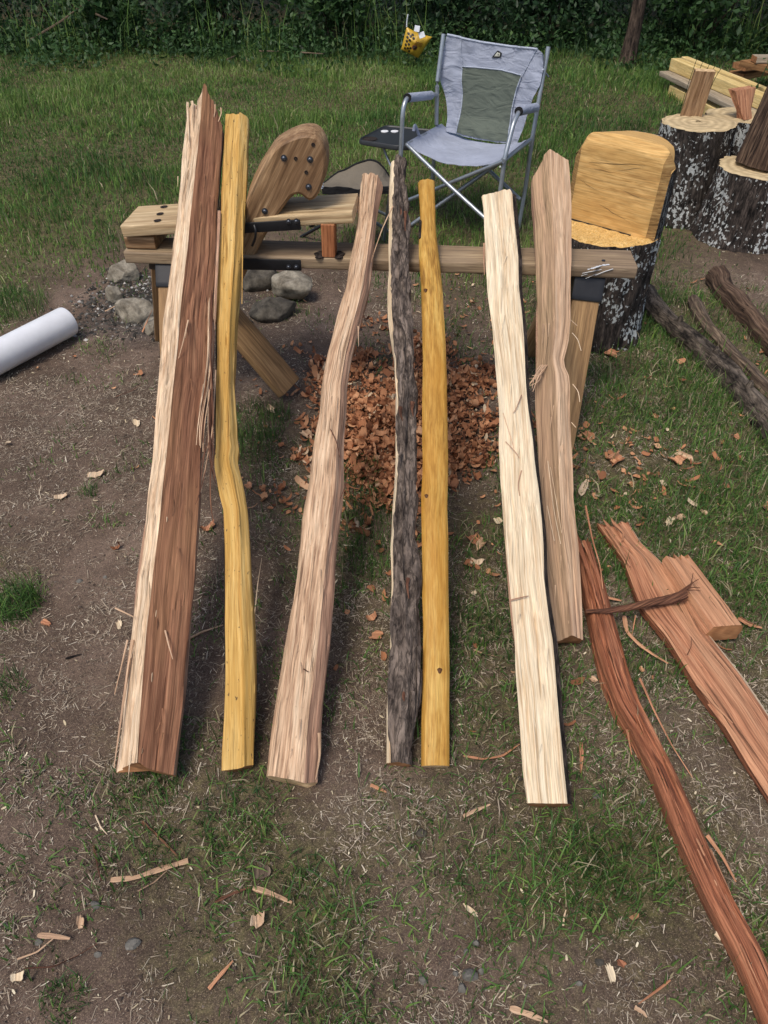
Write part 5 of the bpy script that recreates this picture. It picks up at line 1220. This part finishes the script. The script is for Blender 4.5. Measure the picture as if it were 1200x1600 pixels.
ground_strip([(145, 1320), (152, 1355), (157, 1375)], .005, 'brown twig running down the dirt at the left', 'cedar_bark')
ground_strip([(180, 618), (205, 610), (222, 598)], .007, 'brown twig on the dirt left of the largest split log', 'cedar_bark')
ground_strip([(164, 485), (178, 478), (193, 466)], .010, 'pale stick leaning at the rounded grey boulder', 'tan', h=.02)
ground_strip([(222, 518, .01), (230, 500, .05), (238, 482, .10)], .013, 'reddish stick leaning between boulder and bench leg', 'cedar')
ground_strip([(880, 1445), (882, 1430), (885, 1420)], .005, 'frayed white fibre tuft lower right', 'pale_sap')
ground_strip([(740, 1015), (752, 1020), (775, 1026)], .006, 'thin pale sliver in the grass right of the golden stave', 'tan')

# single larger chips
def chip(px, py, wpx, hpx, mat, label, rot=0.0, curl=.5, name='wood_chip', h=.006, group=None, cat='wood chip'):
    c = G(px, py, h); z = c[1] * cp + CAMH * sp; wd_ = .85 * wpx / FPX * z; L_ = .85 * hpx / FPX * z / max(.45, math.sin(math.atan2(CAMH, c[1])))
    n, m = 7, 4; V = []
    ca, sa = math.cos(rot), math.sin(rot)
    j = RNG.uniform(-.2, .2, (n, m, 2)); tpr = RNG.uniform(.1, 1, 2); skw = RNG.uniform(-.5, .5)
    for sgn in (1, -1):
        for i in range(n):
            for k in range(m):
                u = i / (n - 1) - .5; v = k / (m - 1) - .5
                tp_ = 1 - .75 * abs(2 * u) ** 2.2 * tpr[0 if u < 0 else 1]; x = (u + j[i, k, 0] * .35) * wd_; y = (v * tp_ + skw * u + (j[i, k, 1] * .8 if k in (0, m - 1) else 0)) * L_
                zz = curl * wd_ * (u * u) * 1.6 + (.0012 if sgn > 0 else -.0012)
                V.append([c[0] + x * ca - y * sa, c[1] + x * sa + y * ca, c[2] + gz(c[0], c[1]) * .8 + zz])
    F = []; q = lambda s, i, k: s * n * m + i * m + k
    for i in range(n - 1):
        for k in range(m - 1):
            F.append([q(0, i, k), q(0, i + 1, k), q(0, i + 1, k + 1), q(0, i, k + 1)]); F.append([q(1, i, k), q(1, i, k + 1), q(1, i + 1, k + 1), q(1, i + 1, k)])
    for i in range(n - 1):
        for k in (0, m - 1): F.append([q(0, i, k), q(0, i + 1, k), q(1, i + 1, k), q(1, i, k)])
    for k in range(m - 1):
        for i in (0, n - 1): F.append([q(0, i, k), q(0, i, k + 1), q(1, i, k + 1), q(1, i, k)])
    V = np.array(V); gv = np.stack([V[:, 0] * ca + V[:, 1] * sa + px, V[:, 2], -V[:, 0] * sa + V[:, 1] * ca], -1)
    o = mk(name, V, F, MAT[mat], loc=c, gv=gv, sharp=35)
    return tag(o, label, cat, group)
CH = [(1047, 813, 12, 18, 'white', 'square cream chip on the grass above the wide slab', -.4), (1062, 808, 20, 8, 'tan', 'tan chip beside the square cream one', .3), (1060, 568, 18, 9, 'cedar', 'lone orange shaving on the grass beside the nearest old log', .1),
      (1135, 975, 12, 16, 'cedar', 'orange chip beside the front end of the short block', .2), (953, 556, 20, 14, 'cedar', 'orange curl at the foot of the log seat', .5), (918, 684, 18, 18, 'cedar', 'large orange chip right of the bench leg', .2),
      (963, 720, 22, 22, 'cedar', 'broad orange chip at the top of the scatter right of the bench leg', -.6), (1055, 722, 24, 14, 'cedar', 'orange chip farthest right of the scatter by the bench leg', .4), (1070, 717, 14, 20, 'pink', 'pale orange curl overlapping the farthest right chip', .6),
      (912, 760, 12, 30, 'pale_sap', 'cream splinter chip lowest in the scatter by the bench leg', -.3), (868, 770, 18, 12, 'cedar', 'orange chip partly behind the tan stave', .2), (1196, 796, 16, 12, 'cedar', 'orange chip at the right edge of the grass', .2),
      (1120, 850, 8, 12, 'cedar', 'small orange chip near the short block', .7), (740, 840, 22, 16, 'cedar', 'orange chip below the heap, between golden and white staves', .3), (752, 848, 14, 20, 'pink', 'pale orange chip below the heap', -.4), (778, 812, 14, 10, 'white', 'cream chip just left of the white stave', .2),
      (745, 875, 24, 10, 'pale_sap', 'cream frayed chip between golden and white staves', -.2), (580, 966, 20, 12, 'cedar', 'orange chip left of the bark covered stave', .3), (587, 996, 18, 16, 'cedar', 'curled orange shaving low beside the bark covered stave', 1.0), (580, 920, 12, 12, 'cedar', 'small orange chip left of the bark covered stave', .5),
      (325, 826, 26, 10, 'cedar', 'orange shaving by the hanging fibres of the largest split log', .2), (478, 680, 18, 16, 'pink', 'pinkish curl left of the pinkish stave', .5), (423, 598 + 40, 12, 12, 'pale_sap', 'cream chip in the grass below the treadle', .5), (388, 760, 14, 10, 'cedar', 'orange chip right of the kink of the yellow stave', .5),
      (187, 977, 10, 14, 'white', 'cream chip left of the largest split log', .3), (72, 975, 12, 14, 'cedar', 'orange chip right of the thick grass tuft', .8), (124, 1438, 14, 20, 'pink', 'pinkish oval chip on the lower left dirt', .1), (403, 1438, 24, 20, 'pink', 'pinkish square chip below the flat tan chip', .1),
      (25, 1523, 22, 16, 'white', 'cream chip near the lower left corner', .2), (735, 1421, 8, 26, 'white', 'cream splinter chip in the lower middle', .6), (955, 1520, 13, 26, 'white', 'cream rectangular chip near the bottom right', .1), (971, 1505, 14, 12, 'cedar', 'orange chip beside the cream rectangular one', .3),
      (1122, 1462, 12, 14, 'white', 'cream chip just left of the long shredded split', .4), (150, 742, 26, 10, 'pale_sap', 'pale frayed chip on the dirt at left', .1), (213, 660, 12, 12, 'white', 'white chip on the dirt beside the largest split log', .2), (95, 775, 22, 8, 'pale_sap', 'pale curved chip on the dirt at left', .2),
      (1100, 802, 10, 8, 'tan', 'tiny tan chip above the square cream one', .2), (928, 1060, 12, 12, 'tan', 'square tan chip below the foot of the tan stave', .6), (1020, 655, 10, 8, 'cedar', 'small orange chip on the grass right of the bench', .2), (1148, 685, 12, 8, 'cedar', 'small orange chip near the right end of the old log', .2), (1168, 165, 10, 10, 'cedar', '', 0)]
for k, ch_ in enumerate(CH):
    if ch_[5]: chip(*ch_[:6], rot=ch_[6] * 1.5, curl=.9 if ch_[4] in ('cedar', 'pink') else .4)
# pebbles and bark bits in the foreground
for k, (px, py, wp, hp_, mt, lb) in enumerate(((735, 1526, 30, 24, 'pebble', 'largest grey pebble of the bottom middle cluster'), (722, 1545, 20, 20, 'pebble', 'pale grey pebble below the largest of the cluster'), (743, 1472, 14, 18, 'pebble', 'grey pebble above the bottom middle cluster'), (728, 1486, 12, 14, 'pebble', 'small grey pebble with a white tip above the cluster'),
        (661, 1532, 20, 16, 'pebble', 'round grey pebble left of the bottom middle cluster'), (713, 1520, 14, 14, 'pebble', 'small dark pebble at the left of the cluster'), (753, 1516, 14, 20, 'pebble', 'upright grey pebble at the right of the cluster'), (658, 1302, 20, 12, 'rock_dark', 'flat dark stone chip in the middle foreground'),
        (640, 1323, 12, 10, 'rock_dark', 'small black stone chip in the middle foreground'), (932, 1243, 18, 12, 'pebble', 'dark grey pebble right of the white stave foot'), (938, 1505, 20, 14, 'rock_dark', 'dark oval pebble left of the cream rectangular chip'), (905, 1537, 14, 12, 'pebble', 'grey pebble lower right of the pebble cluster'),
        (58, 1468, 16, 16, 'pebble', 'pale grey pebble at the lower left'), (150, 1490, 16, 14, 'pebble', 'grey pebble on bare dirt at the lower left'), (147, 1410, 18, 24, 'pebble', 'triangular grey stone on the lower left dirt'), (205, 1475, 30, 14, 'pebble', 'long flat grey stone on the lower left dirt'),
        (165, 1303 - 400, 10, 8, 'pebble', 'tiny grey pebble on the bare dirt at left'), (124, 908, 12, 8, 'pebble', 'small flat grey pebble on the bare dirt at left'), (812, 1216, 14, 14, 'rock_dark', 'black stone just left of the white stave foot'), (1005, 1255, 14, 10, 'pebble', 'small grey pebble between the white stave and the red split'))):
    stone(px, py, wp, hp_, MAT[mt], lb, 300 + k, name='pebble', group='pebbles in the foreground', fine=False, lift=.25)
chip(407, 1362, 34, 24, 'oldlog2', 'grey weathered bark chunk in the foreground grass', .1, .1, 'bark_chunk', cat='bark chunk')

# ------------------------------------------------------------------ camp chair
CW = .56; FR = np.array([.55, 3.78, 0]); wv = np.array([-.888, .46, 0]); wv = wv / np.linalg.norm(wv); bv = np.array([.46, .888, 0]); bv /= np.linalg.norm(bv)
def S_(px, py, s): return PL(px, py, FR + wv * s, wv)
ch = thing('camp_chair', (.3, 4.0, 0), 'lavender grey folding camp chair with mesh back and attached side tray', 'chair')
def ct(name, pts, r=.0115, mat='alu', n=None, par=None, sm=1, m=10): 
    Q = smooth(np.array(pts), n or max(12, len(pts) * 8), sm); return tube(name, Q, r, MAT[mat], par or ch, m=m)
# right side (s = 0)
rf = S_(768, 398, 0); rt = S_(812, 173, 0); rb_top = S_(857, 73, 0); rb_ft = S_(809, 362, 0); arm_b = S_(838, 168, 0)
ct('frame_tube', [rf, S_(789, 245, 0), S_(803, 190, 0), S_(813, 171, 0), S_(822, 169, 0), arm_b], n=50)
ct('frame_tube', [rb_top, S_(843, 150, 0), S_(832, 215, 0), S_(820, 300, 0), rb_ft], n=40, sm=0)
# left side (s = CW)
ct('frame_tube', [S_(622, 365, CW), S_(626.5, 234, CW), S_(629, 175, CW), S_(633, 156, CW), S_(642, 149, CW), S_(682, 148, CW)], n=50)
ct('frame_tube', [S_(693, 53, CW), S_(683, 130, CW), S_(682, 200, CW), S_(677, 262, CW), S_(672, 340, CW)], n=40, sm=0)
# arm pads
for a, b, s in ((S_(811, 174, 0), S_(837, 168, 0), 0), (S_(637, 153, CW), S_(673, 149, CW), CW)):
    p = ct('armrest_pad', [a, b], .021, 'fabric', n=14, m=16)
    ct('pad_end', [a - (b - a) * .03, a + (b - a) * .01], .0205, 'blackfab', n=4, m=16, par=p)
# seat rails
sr0, sr1 = S_(786, 252, 0), S_(828, 219, 0); sl0, sl1 = S_(636, 226, CW), S_(690, 197, CW)
ct('seat_rail', [sr0, sr1], .011); ct('seat_rail', [sl0, sl1], .011)
# crossed front and rear legs
def cross(a, b, off=0): ct('cross_leg', [a, (a + b) / 2 - bv * off, b], .0105, sm=0)
lf_ft = S_(622, 360, CW); 
cross(sl0, S_(770, 352, 0) , .01); ct('cross_leg', [sr0, S_(640, 312, CW)], .0105)
cross(sl1 - bv * 0.0, S_(813, 312, 0), .0); ct('cross_leg', [sr1, S_(636, 356, CW)], .0105)
ct('seat_spreader', [S_(789, 247, 0), S_(770, 262, .08)], .010)
for px, py, s in ((800 / 3.4286 + 550, 785 / 3.4286 + 30, 0), (955 / 3.4286 + 550, 672 / 3.4286 + 30, 0), (268 / 3.4286 + 550, 690 / 3.4286 + 30, CW)):
    p = S_(px, py, s); ct('rivet', [p - bv * .014, p - bv * .018], .004, 'white_dot', n=3, m=8)
for f_ in (.28, .50):
    p = sl0 + (S_(770, 352, 0) - sl0) * f_; ct('rivet', [p - bv * .012, p - bv * .016], .004, 'white_dot', n=3, m=8)
# leg caps
for p in (rf, rb_ft): ct('foot_cap', [p, p + [0, 0, .03]], .015, 'plastic', n=4)
# back fabric
bn = nrm(np.cross(S_(693, 60, CW) - S_(852, 80, 0), S_(832, 220, 0) - S_(852, 80, 0))); bn = bn if bn[1] > 0 else -bn
bp = S_(852, 80, 0)
def BP(px, py, lift=0.0, uu=None): 
    return PL(px, py, bp - bn * lift, bn)
rowsb = np.array([(698, 54, 745, 66, 790, 73, 838, 77), (695, 66, 742, 80, 790, 86, 850, 86), (691, 84, 738, 96, 790, 104, 848, 112), (688, 105, 735, 115, 790, 122, 844, 134), (688, 126, 735, 134, 788, 142, 834, 150), (693, 148, 737, 156, 785, 163, 825, 170), (697, 170, 738, 180, 783, 188, 818, 195), (697, 190, 738, 203, 781, 212, 811, 213), (696, 205, 738, 217, 780, 223, 807, 225)], float)
def backgrid(rows, nu=40, nv=44, sag=.035, lift=0.0):
    n0, k = rows.shape; P = rows.reshape(n0, k // 2, 2)
    vi = np.linspace(0, n0 - 1, nv); P = np.stack([[np.interp(vi, range(n0), P[:, j, c]) for c in (0, 1)] for j in range(P.shape[1])])   # j, c, nv
    ui = np.linspace(0, P.shape[0] - 1, nu)
    out = np.zeros((nv, nu, 3))
    for i in range(nv):
        x = np.interp(ui, range(P.shape[0]), P[:, 0, i]); y = np.interp(ui, range(P.shape[0]), P[:, 1, i]); out[i] = PL(x, y, bp, bn)
    return out
def dent(P, lift):
    # hammock-like sag away from the viewer, same field for every layer
    u = np.clip((P - FR) @ wv / CW, 0, 1); h = P[..., 2]
    pm = 1 - .75 * np.exp(-((u - .5) / .3) ** 4 - ((h - .60) / .14) ** 4)
    s = .035 * 4 * u * (1 - u) * np.clip((h - .40) / .1, 0, 1)
    wr = .009 * fbm(u * 5 + h * 5, h * 11 - u * 7, 0, 301, 3) + .005 * fbm(u * 22, h * 10 + u * 18, 0, 302, 2)
    wr = wr * pm
    return P + bn * (s + wr)[..., None] - bn * lift
def sheet(name, Gd, mat, par, th=.002):
    nv, nu = Gd.shape[:2]; V = np.vstack([Gd.reshape(-1, 3), (Gd + bn * th).reshape(-1, 3)]); idx = np.arange(nv * nu).reshape(nv, nu); F = []
    for o_, rv in ((0, 0), (nv * nu, 1)):
        for i in range(nv - 1):
            for j in range(nu - 1):
                q = [idx[i, j] + o_, idx[i, j + 1] + o_, idx[i + 1, j + 1] + o_, idx[i + 1, j] + o_]; F.append(q[::-1] if rv else q)
    E = list(idx[0]) + list(idx[1:, -1]) + list(idx[-1, :-1][::-1]) + list(idx[1:-1, 0][::-1])
    for a, b in zip(E, E[1:] + E[:1]): F.append([a, b, b + nv * nu, a + nv * nu])
    return mk(name, V, F, MAT[mat], par, sharp=60)
BG = dent(backgrid(rowsb), 0.0)
back = sheet('back_fabric', BG, 'fabric', ch)
rp = np.array([(719, 104, 742, 106, 780, 110, 813, 118), (719, 130, 745, 132, 778, 137, 804, 142), (719, 160, 745, 164, 775, 168, 797, 172), (716, 185, 742, 192, 772, 200, 794, 202), (712, 207, 738, 214, 770, 220, 793, 221)], float)
PG = dent(backgrid(rp, 26, 30), .005)
sheet('mesh_panel', PG, 'mesh', back)
brd = np.vstack([PG[::-1, 0], PG[0], PG[:, -1]]) - bn * .001
tube('piping', resamp(brd, 90), .0035, MAT['piping'], back, m=6)
tube('top_hem', BG[0] - bn * .001, .0055, MAT['piping'], back, m=6)
for l0 in ([(719, 104), (719, 60)], [(814, 118), (836, 78)]):
    q = dent(BP(*np.array(resamp(np.array(l0, float), 12)).T), .003); tube('seam', q, .0022, MAT['piping'], back, m=6)
for a, b in ((S_(857, 120, 0), BG[10, -1]), (S_(687, 110, CW), BG[14, 0])): ct('lacing', [a, b], .004, 'piping', n=6)
# badge
def bpt(x, y, lift): return dent(BP(np.array([x]), np.array([y])), lift)[0]
bc = lambda x, y: (730 + x / 12, 60 + y / 12)
out = [bc(400, 372), bc(515, 235), bc(560, 255), bc(592, 285), bc(568, 372)]
V = [bpt(*p, .003) for p in out] + [bpt(*p, .0065) for p in out]
mk('badge', V, [[0, 1, 2, 3, 4], [9, 8, 7, 6, 5]] + [[i, (i + 1) % 5, 5 + (i + 1) % 5, 5 + i] for i in range(5)], MAT['badge_black'], back, smooth=False)
for tri in ([(455, 345), (518, 262), (540, 285), (520, 300), (560, 345)], [(530, 278), (565, 280), (560, 340)]):
    p2 = [bc(*q) for q in tri]; n_ = len(p2); V = [bpt(*p, .006) for p in p2] + [bpt(*p, .0075) for p in p2]
    mk('badge_peak', V, [list(range(n_)), list(range(2 * n_ - 1, n_ - 1, -1))] + [[i, (i + 1) % n_, n_ + (i + 1) % n_, n_ + i] for i in range(n_)], MAT['badge_white'], back, smooth=False)
# seat fabric
nu, nv = 36, 24; Gs = np.zeros((nv, nu, 3))
for i in range(nv):
    f = i / (nv - 1); a = sl0 + (sl1 - sl0) * f; b = sr0 + (sr1 - sr0) * f
    for j in range(nu):
        u = j / (nu - 1); Gs[i, j] = a + (b - a) * u - Zv * (.055 * (4 * u * (1 - u)) * (1 - .15 * f)) + Zv * (.012 if j in (0, nu - 1) else .006 * (abs(u - .5) > .44))
Gs[..., 2] += .003 * fbm(Gs[..., 0] * 14, Gs[..., 1] * 14, 0, 311, 3)
V = np.vstack([Gs.reshape(-1, 3), (Gs - [0, 0, .003]).reshape(-1, 3)]); idx = np.arange(nu * nv).reshape(nv, nu); F = []
for i in range(nv - 1):
    for j in range(nu - 1):
        q = [idx[i, j], idx[i, j + 1], idx[i + 1, j + 1], idx[i + 1, j]]; F.append(q); F.append([x + nu * nv for x in q[::-1]])
for j in range(nu - 1): F.append([idx[0, j], idx[0, j + 1], idx[0, j + 1] + nu * nv, idx[0, j] + nu * nv])
mk('seat_fabric', V, F, MAT['fabric'], ch, sharp=60)
# loose strap loop at the left of the seat
ct('strap', [S_(646, 205, CW) , S_(648, 201, CW) + [0, 0, .02], S_(655, 212, CW)], .008, 'fabric', n=14)
# side tray
hT = .405
tp = [(561, 221), (570, 213), (600, 196), (610, 195), (676, 203), (684, 206), (668, 222), (640, 233), (600, 233), (566, 231)]
tp = np.array([(558, 219), (602, 196), (684, 204), (648, 228), (620, 229)], float)
tpc = closed_smooth(tp, 60, 2); T_ = np.array([G(x, y, hT) for x, y in tpc]); cT = T_.mean(0)
tr = loft('side_tray', np.stack([cT + (T_ - cT) * k + [0, 0, z] for k, z in ((.97, -.022), (1.0, -.018), (1.0, .0), (.985, .004), (.96, .001), (.95, -.002))]), MAT['plastic'], ch, sharp=40)
a = np.linspace(0, 2 * np.pi, 24, endpoint=False)
for px, py in ((601, 205), (616.5, 205)):
    c = G(px, py, hT + .001); loft('white_dot', np.stack([c + r * np.stack([np.cos(a), np.sin(a), 0 * a], -1) + [0, 0, z] for r, z in ((.021, -.002), (.021, .001), (.001, .0015))]), MAT['white_dot'], tr)
c = G(578, 217, hT); loft('cup_hole', np.stack([c + r * np.stack([1.1 * np.cos(a), np.sin(a), 0 * a], -1) + [0, 0, z] for r, z in ((.037, .0005), (.035, .002), (.033, -.001), (.001, -.001))]), hole, tr, caps=False)
for l0 in ([(597, 226, .385), (604, 244, .33), (612, 262, .28), (626, 285, .22)], [(609, 227, .385), (619, 229, .385), (628, 230, .385)]):
    ct('tray_brace', [G(*p) for p in l0], .007)
for px in (598, 608, 620): p = G(px, 228, .385); ct('rivet', [p - [0, .006, 0], p - [0, .011, 0]], .0045, 'white_dot', n=3, m=8)

# ------------------------------------------------------------------ tan folding stool
sc = G(560, 285, .36); t = thing('folding_stool', (sc[0], sc[1], 0), 'low folding stool with sagging tan canvas seat left of the camp chair', 'stool')
n = 26; Gs = np.zeros((n, n, 3)); uu = np.linspace(0, 1, n)
fx_ = np.interp(uu, [0, .5, 1], [503, 557, 610]); fy_ = np.interp(uu, [0, .5, 1], [293, 294.5, 291]); frt = PY(fx_, fy_, 3.70)
kx = [0, .2, .45, .65, .8, 1]; bx_ = np.interp(uu, kx, [506, 524, 553, 575, 592, 612]); by_ = np.interp(uu, kx, [287, 272, 258, 250, 254, 282]); bck = PY(bx_, by_, 3.98)
for _ in range(4): bck[1:-1] = (bck[:-2] + 2 * bck[1:-1] + bck[2:]) / 4
for i in range(n):
    v = i / (n - 1); Gs[i] = frt * (1 - v) + bck * v; Gs[i, :, 2] -= .03 * math.sin(math.pi * v) * np.sin(np.pi * uu)
Gs[..., 2] += .006 * fbm(Gs[..., 0] * 16, Gs[..., 1] * 10, 0, 321, 3)
V = np.vstack([Gs.reshape(-1, 3), (Gs - [0, 0, .004]).reshape(-1, 3)]); idx = np.arange(n * n).reshape(n, n); F = []
for i in range(n - 1):
    for j in range(n - 1):
        q = [idx[i, j], idx[i, j + 1], idx[i + 1, j + 1], idx[i + 1, j]]; F.append(q); F.append([x + n * n for x in q[::-1]])
seat = mk('canvas_seat', V, F, MAT['tanfab'], t, sharp=60)
E = np.vstack([Gs[0], Gs[:, -1]]); 
bnd = np.stack([resamp(Gs[0], 20) + [0, -.004, .002], resamp(Gs[0], 20) + [0, -.004, -.032]]); loft('black_hem', np.stack([bnd[0], bnd[0] + [0, .006, 0], bnd[1] + [0, .006, 0], bnd[1]], 1), MAT['blackfab'], t)
tube('seat_edge', np.vstack([Gs[:, -1]]), .007, MAT['blackfab'], t, m=8)
tube('seat_edge', Gs[-1], .006, MAT['blackfab'], t, m=8)
for a_, b_ in ((Gs[0, 0], G(612, 366)), (Gs[0, -1], G(470, 372)), (Gs[-1, 0], G(628, 350)), (Gs[-1, -1], G(484, 355)), (Gs[0, -1], G(600, 376)), (Gs[-1, -1], G(622, 340))):
    b_ = b_.copy(); b_[2] = .005; ct('leg', [a_, b_], .0085, 'alu' if b_[0] > -.2 else 'steel', par=t)

# ------------------------------------------------------------------ yellow bag in the undergrowth
bgc = lambda x, y: (600 + x / 12, 20 + y / 12)
YB = 8.3
o_ = [bgc(430, 270), bgc(560, 330), bgc(660, 370), bgc(780, 380), bgc(915, 450), bgc(800, 520), bgc(740, 640), bgc(640, 820), bgc(500, 790), bgc(330, 700), bgc(370, 560), bgc(410, 400)]
TL, TRr, BR, BL = [PY(*bgc(*p), YB) for p in ((425, 265), (905, 450), (640, 850), (320, 690))]
n = 26; Fr = np.zeros((n, n, 3)); Bk = np.zeros((n, n, 3))
for i in range(n):
    for j in range(n):
        u, v = j / (n - 1), i / (n - 1); P = (TL * (1 - u) + TRr * u) * (1 - v) + (BL * (1 - u) + BR * u) * v
        pin = .012 * math.sin(math.pi * u) * (1 - v) ** 4
        P = P - Zv * pin
        b = .07 * (math.sin(math.pi * u) * math.sin(math.pi * min(1, v * 1.0))) ** .5
        wr = .008 * float(fbm(u * 5, v * 5, 0, 331, 3)) * math.sin(math.pi * u)
        Fr[i, j] = P - [0, b + wr, 0]; Bk[i, j] = P + [0, b + .002, 0]
t = thing('yellow_bag', tuple(Fr[-1, n // 2]), 'crumpled yellow bag with dark honeycomb print hanging before the undergrowth', 'bag')
idx = np.arange(n * n).reshape(n, n); F = []
for i in range(n - 1):
    for j in range(n - 1):
        q = [idx[i, j], idx[i + 1, j], idx[i + 1, j + 1], idx[i, j + 1]]; F.append(q); F.append([x + n * n for x in q[::-1]])
BGF = mk('bag_film', np.vstack([Fr.reshape(-1, 3), Bk.reshape(-1, 3)]), F, MAT['bag'], t, sharp=60)
def on_bag(u, v, lift=.003):
    x, y = np.clip(u, 0, 1) * (n - 1), np.clip(v, 0, 1) * (n - 1); i, j = int(min(y, n - 2)), int(min(x, n - 2)); fy, fx = y - i, x - j
    P = (Fr[i, j] * (1 - fx) + Fr[i, j + 1] * fx) * (1 - fy) + (Fr[i + 1, j] * (1 - fx) + Fr[i + 1, j + 1] * fx) * fy
    return P - [0, lift, 0]
def dotp(u, v, r, mat, k=6, name='hexagon_print', lift=.004):
    V = [on_bag(u, v, lift + .001)] + [on_bag(u + r * math.cos(a + .3), v + r * 1.0 * math.sin(a + .3), lift) for a in np.linspace(0, 2 * np.pi, k, endpoint=False)]
    mk(name, V, [[0, 1 + i, 1 + (i + 1) % k] for i in range(k)], MAT[mat], BGF, smooth=False)
for u, v in ((.12, .2), (.22, .26), (.12, .36), (.24, .42), (.14, .52), (.28, .16), (.26, .60), (.14, .68), (.36, .28), (.28, .78), (.16, .84), (.40, .72), (.40, .88)): dotp(u, v, .058, 'bagprint')
dotp(.55, .62, .12, 'bagbrown', 16, 'round_print'); dotp(.55, .62, .08, 'bagprint', 16, 'round_print', .007)
for k in range(4): 
    a_, b_ = on_bag(.48, .36 + .05 * k, .004), on_bag(.80, .36 + .05 * k, .004); tube('print_line', resamp([a_, b_], 6), .004, MAT['bagbrown'], t, m=5, flat=.5)
for (x0, y0), (x1, y1), wd_ in (((628, 238), (608, 355), .050), ((690, 365), (722, 470), .055)):
    a_, b_ = PY(*bgc(x0, y0), YB - .12), PY(*bgc(x1, y1), YB - .14); beam('white_paper_tag', a_, b_, (1, 0, 0), wd_, .004, MAT['paper'], t, r=.001, n=8, wob=.004)
tube('tie_string', smooth([TL, TL + [0, 0, .04], TL + [.01, 0, .10]], 8), .006, MAT['paper'], BGF, m=5)
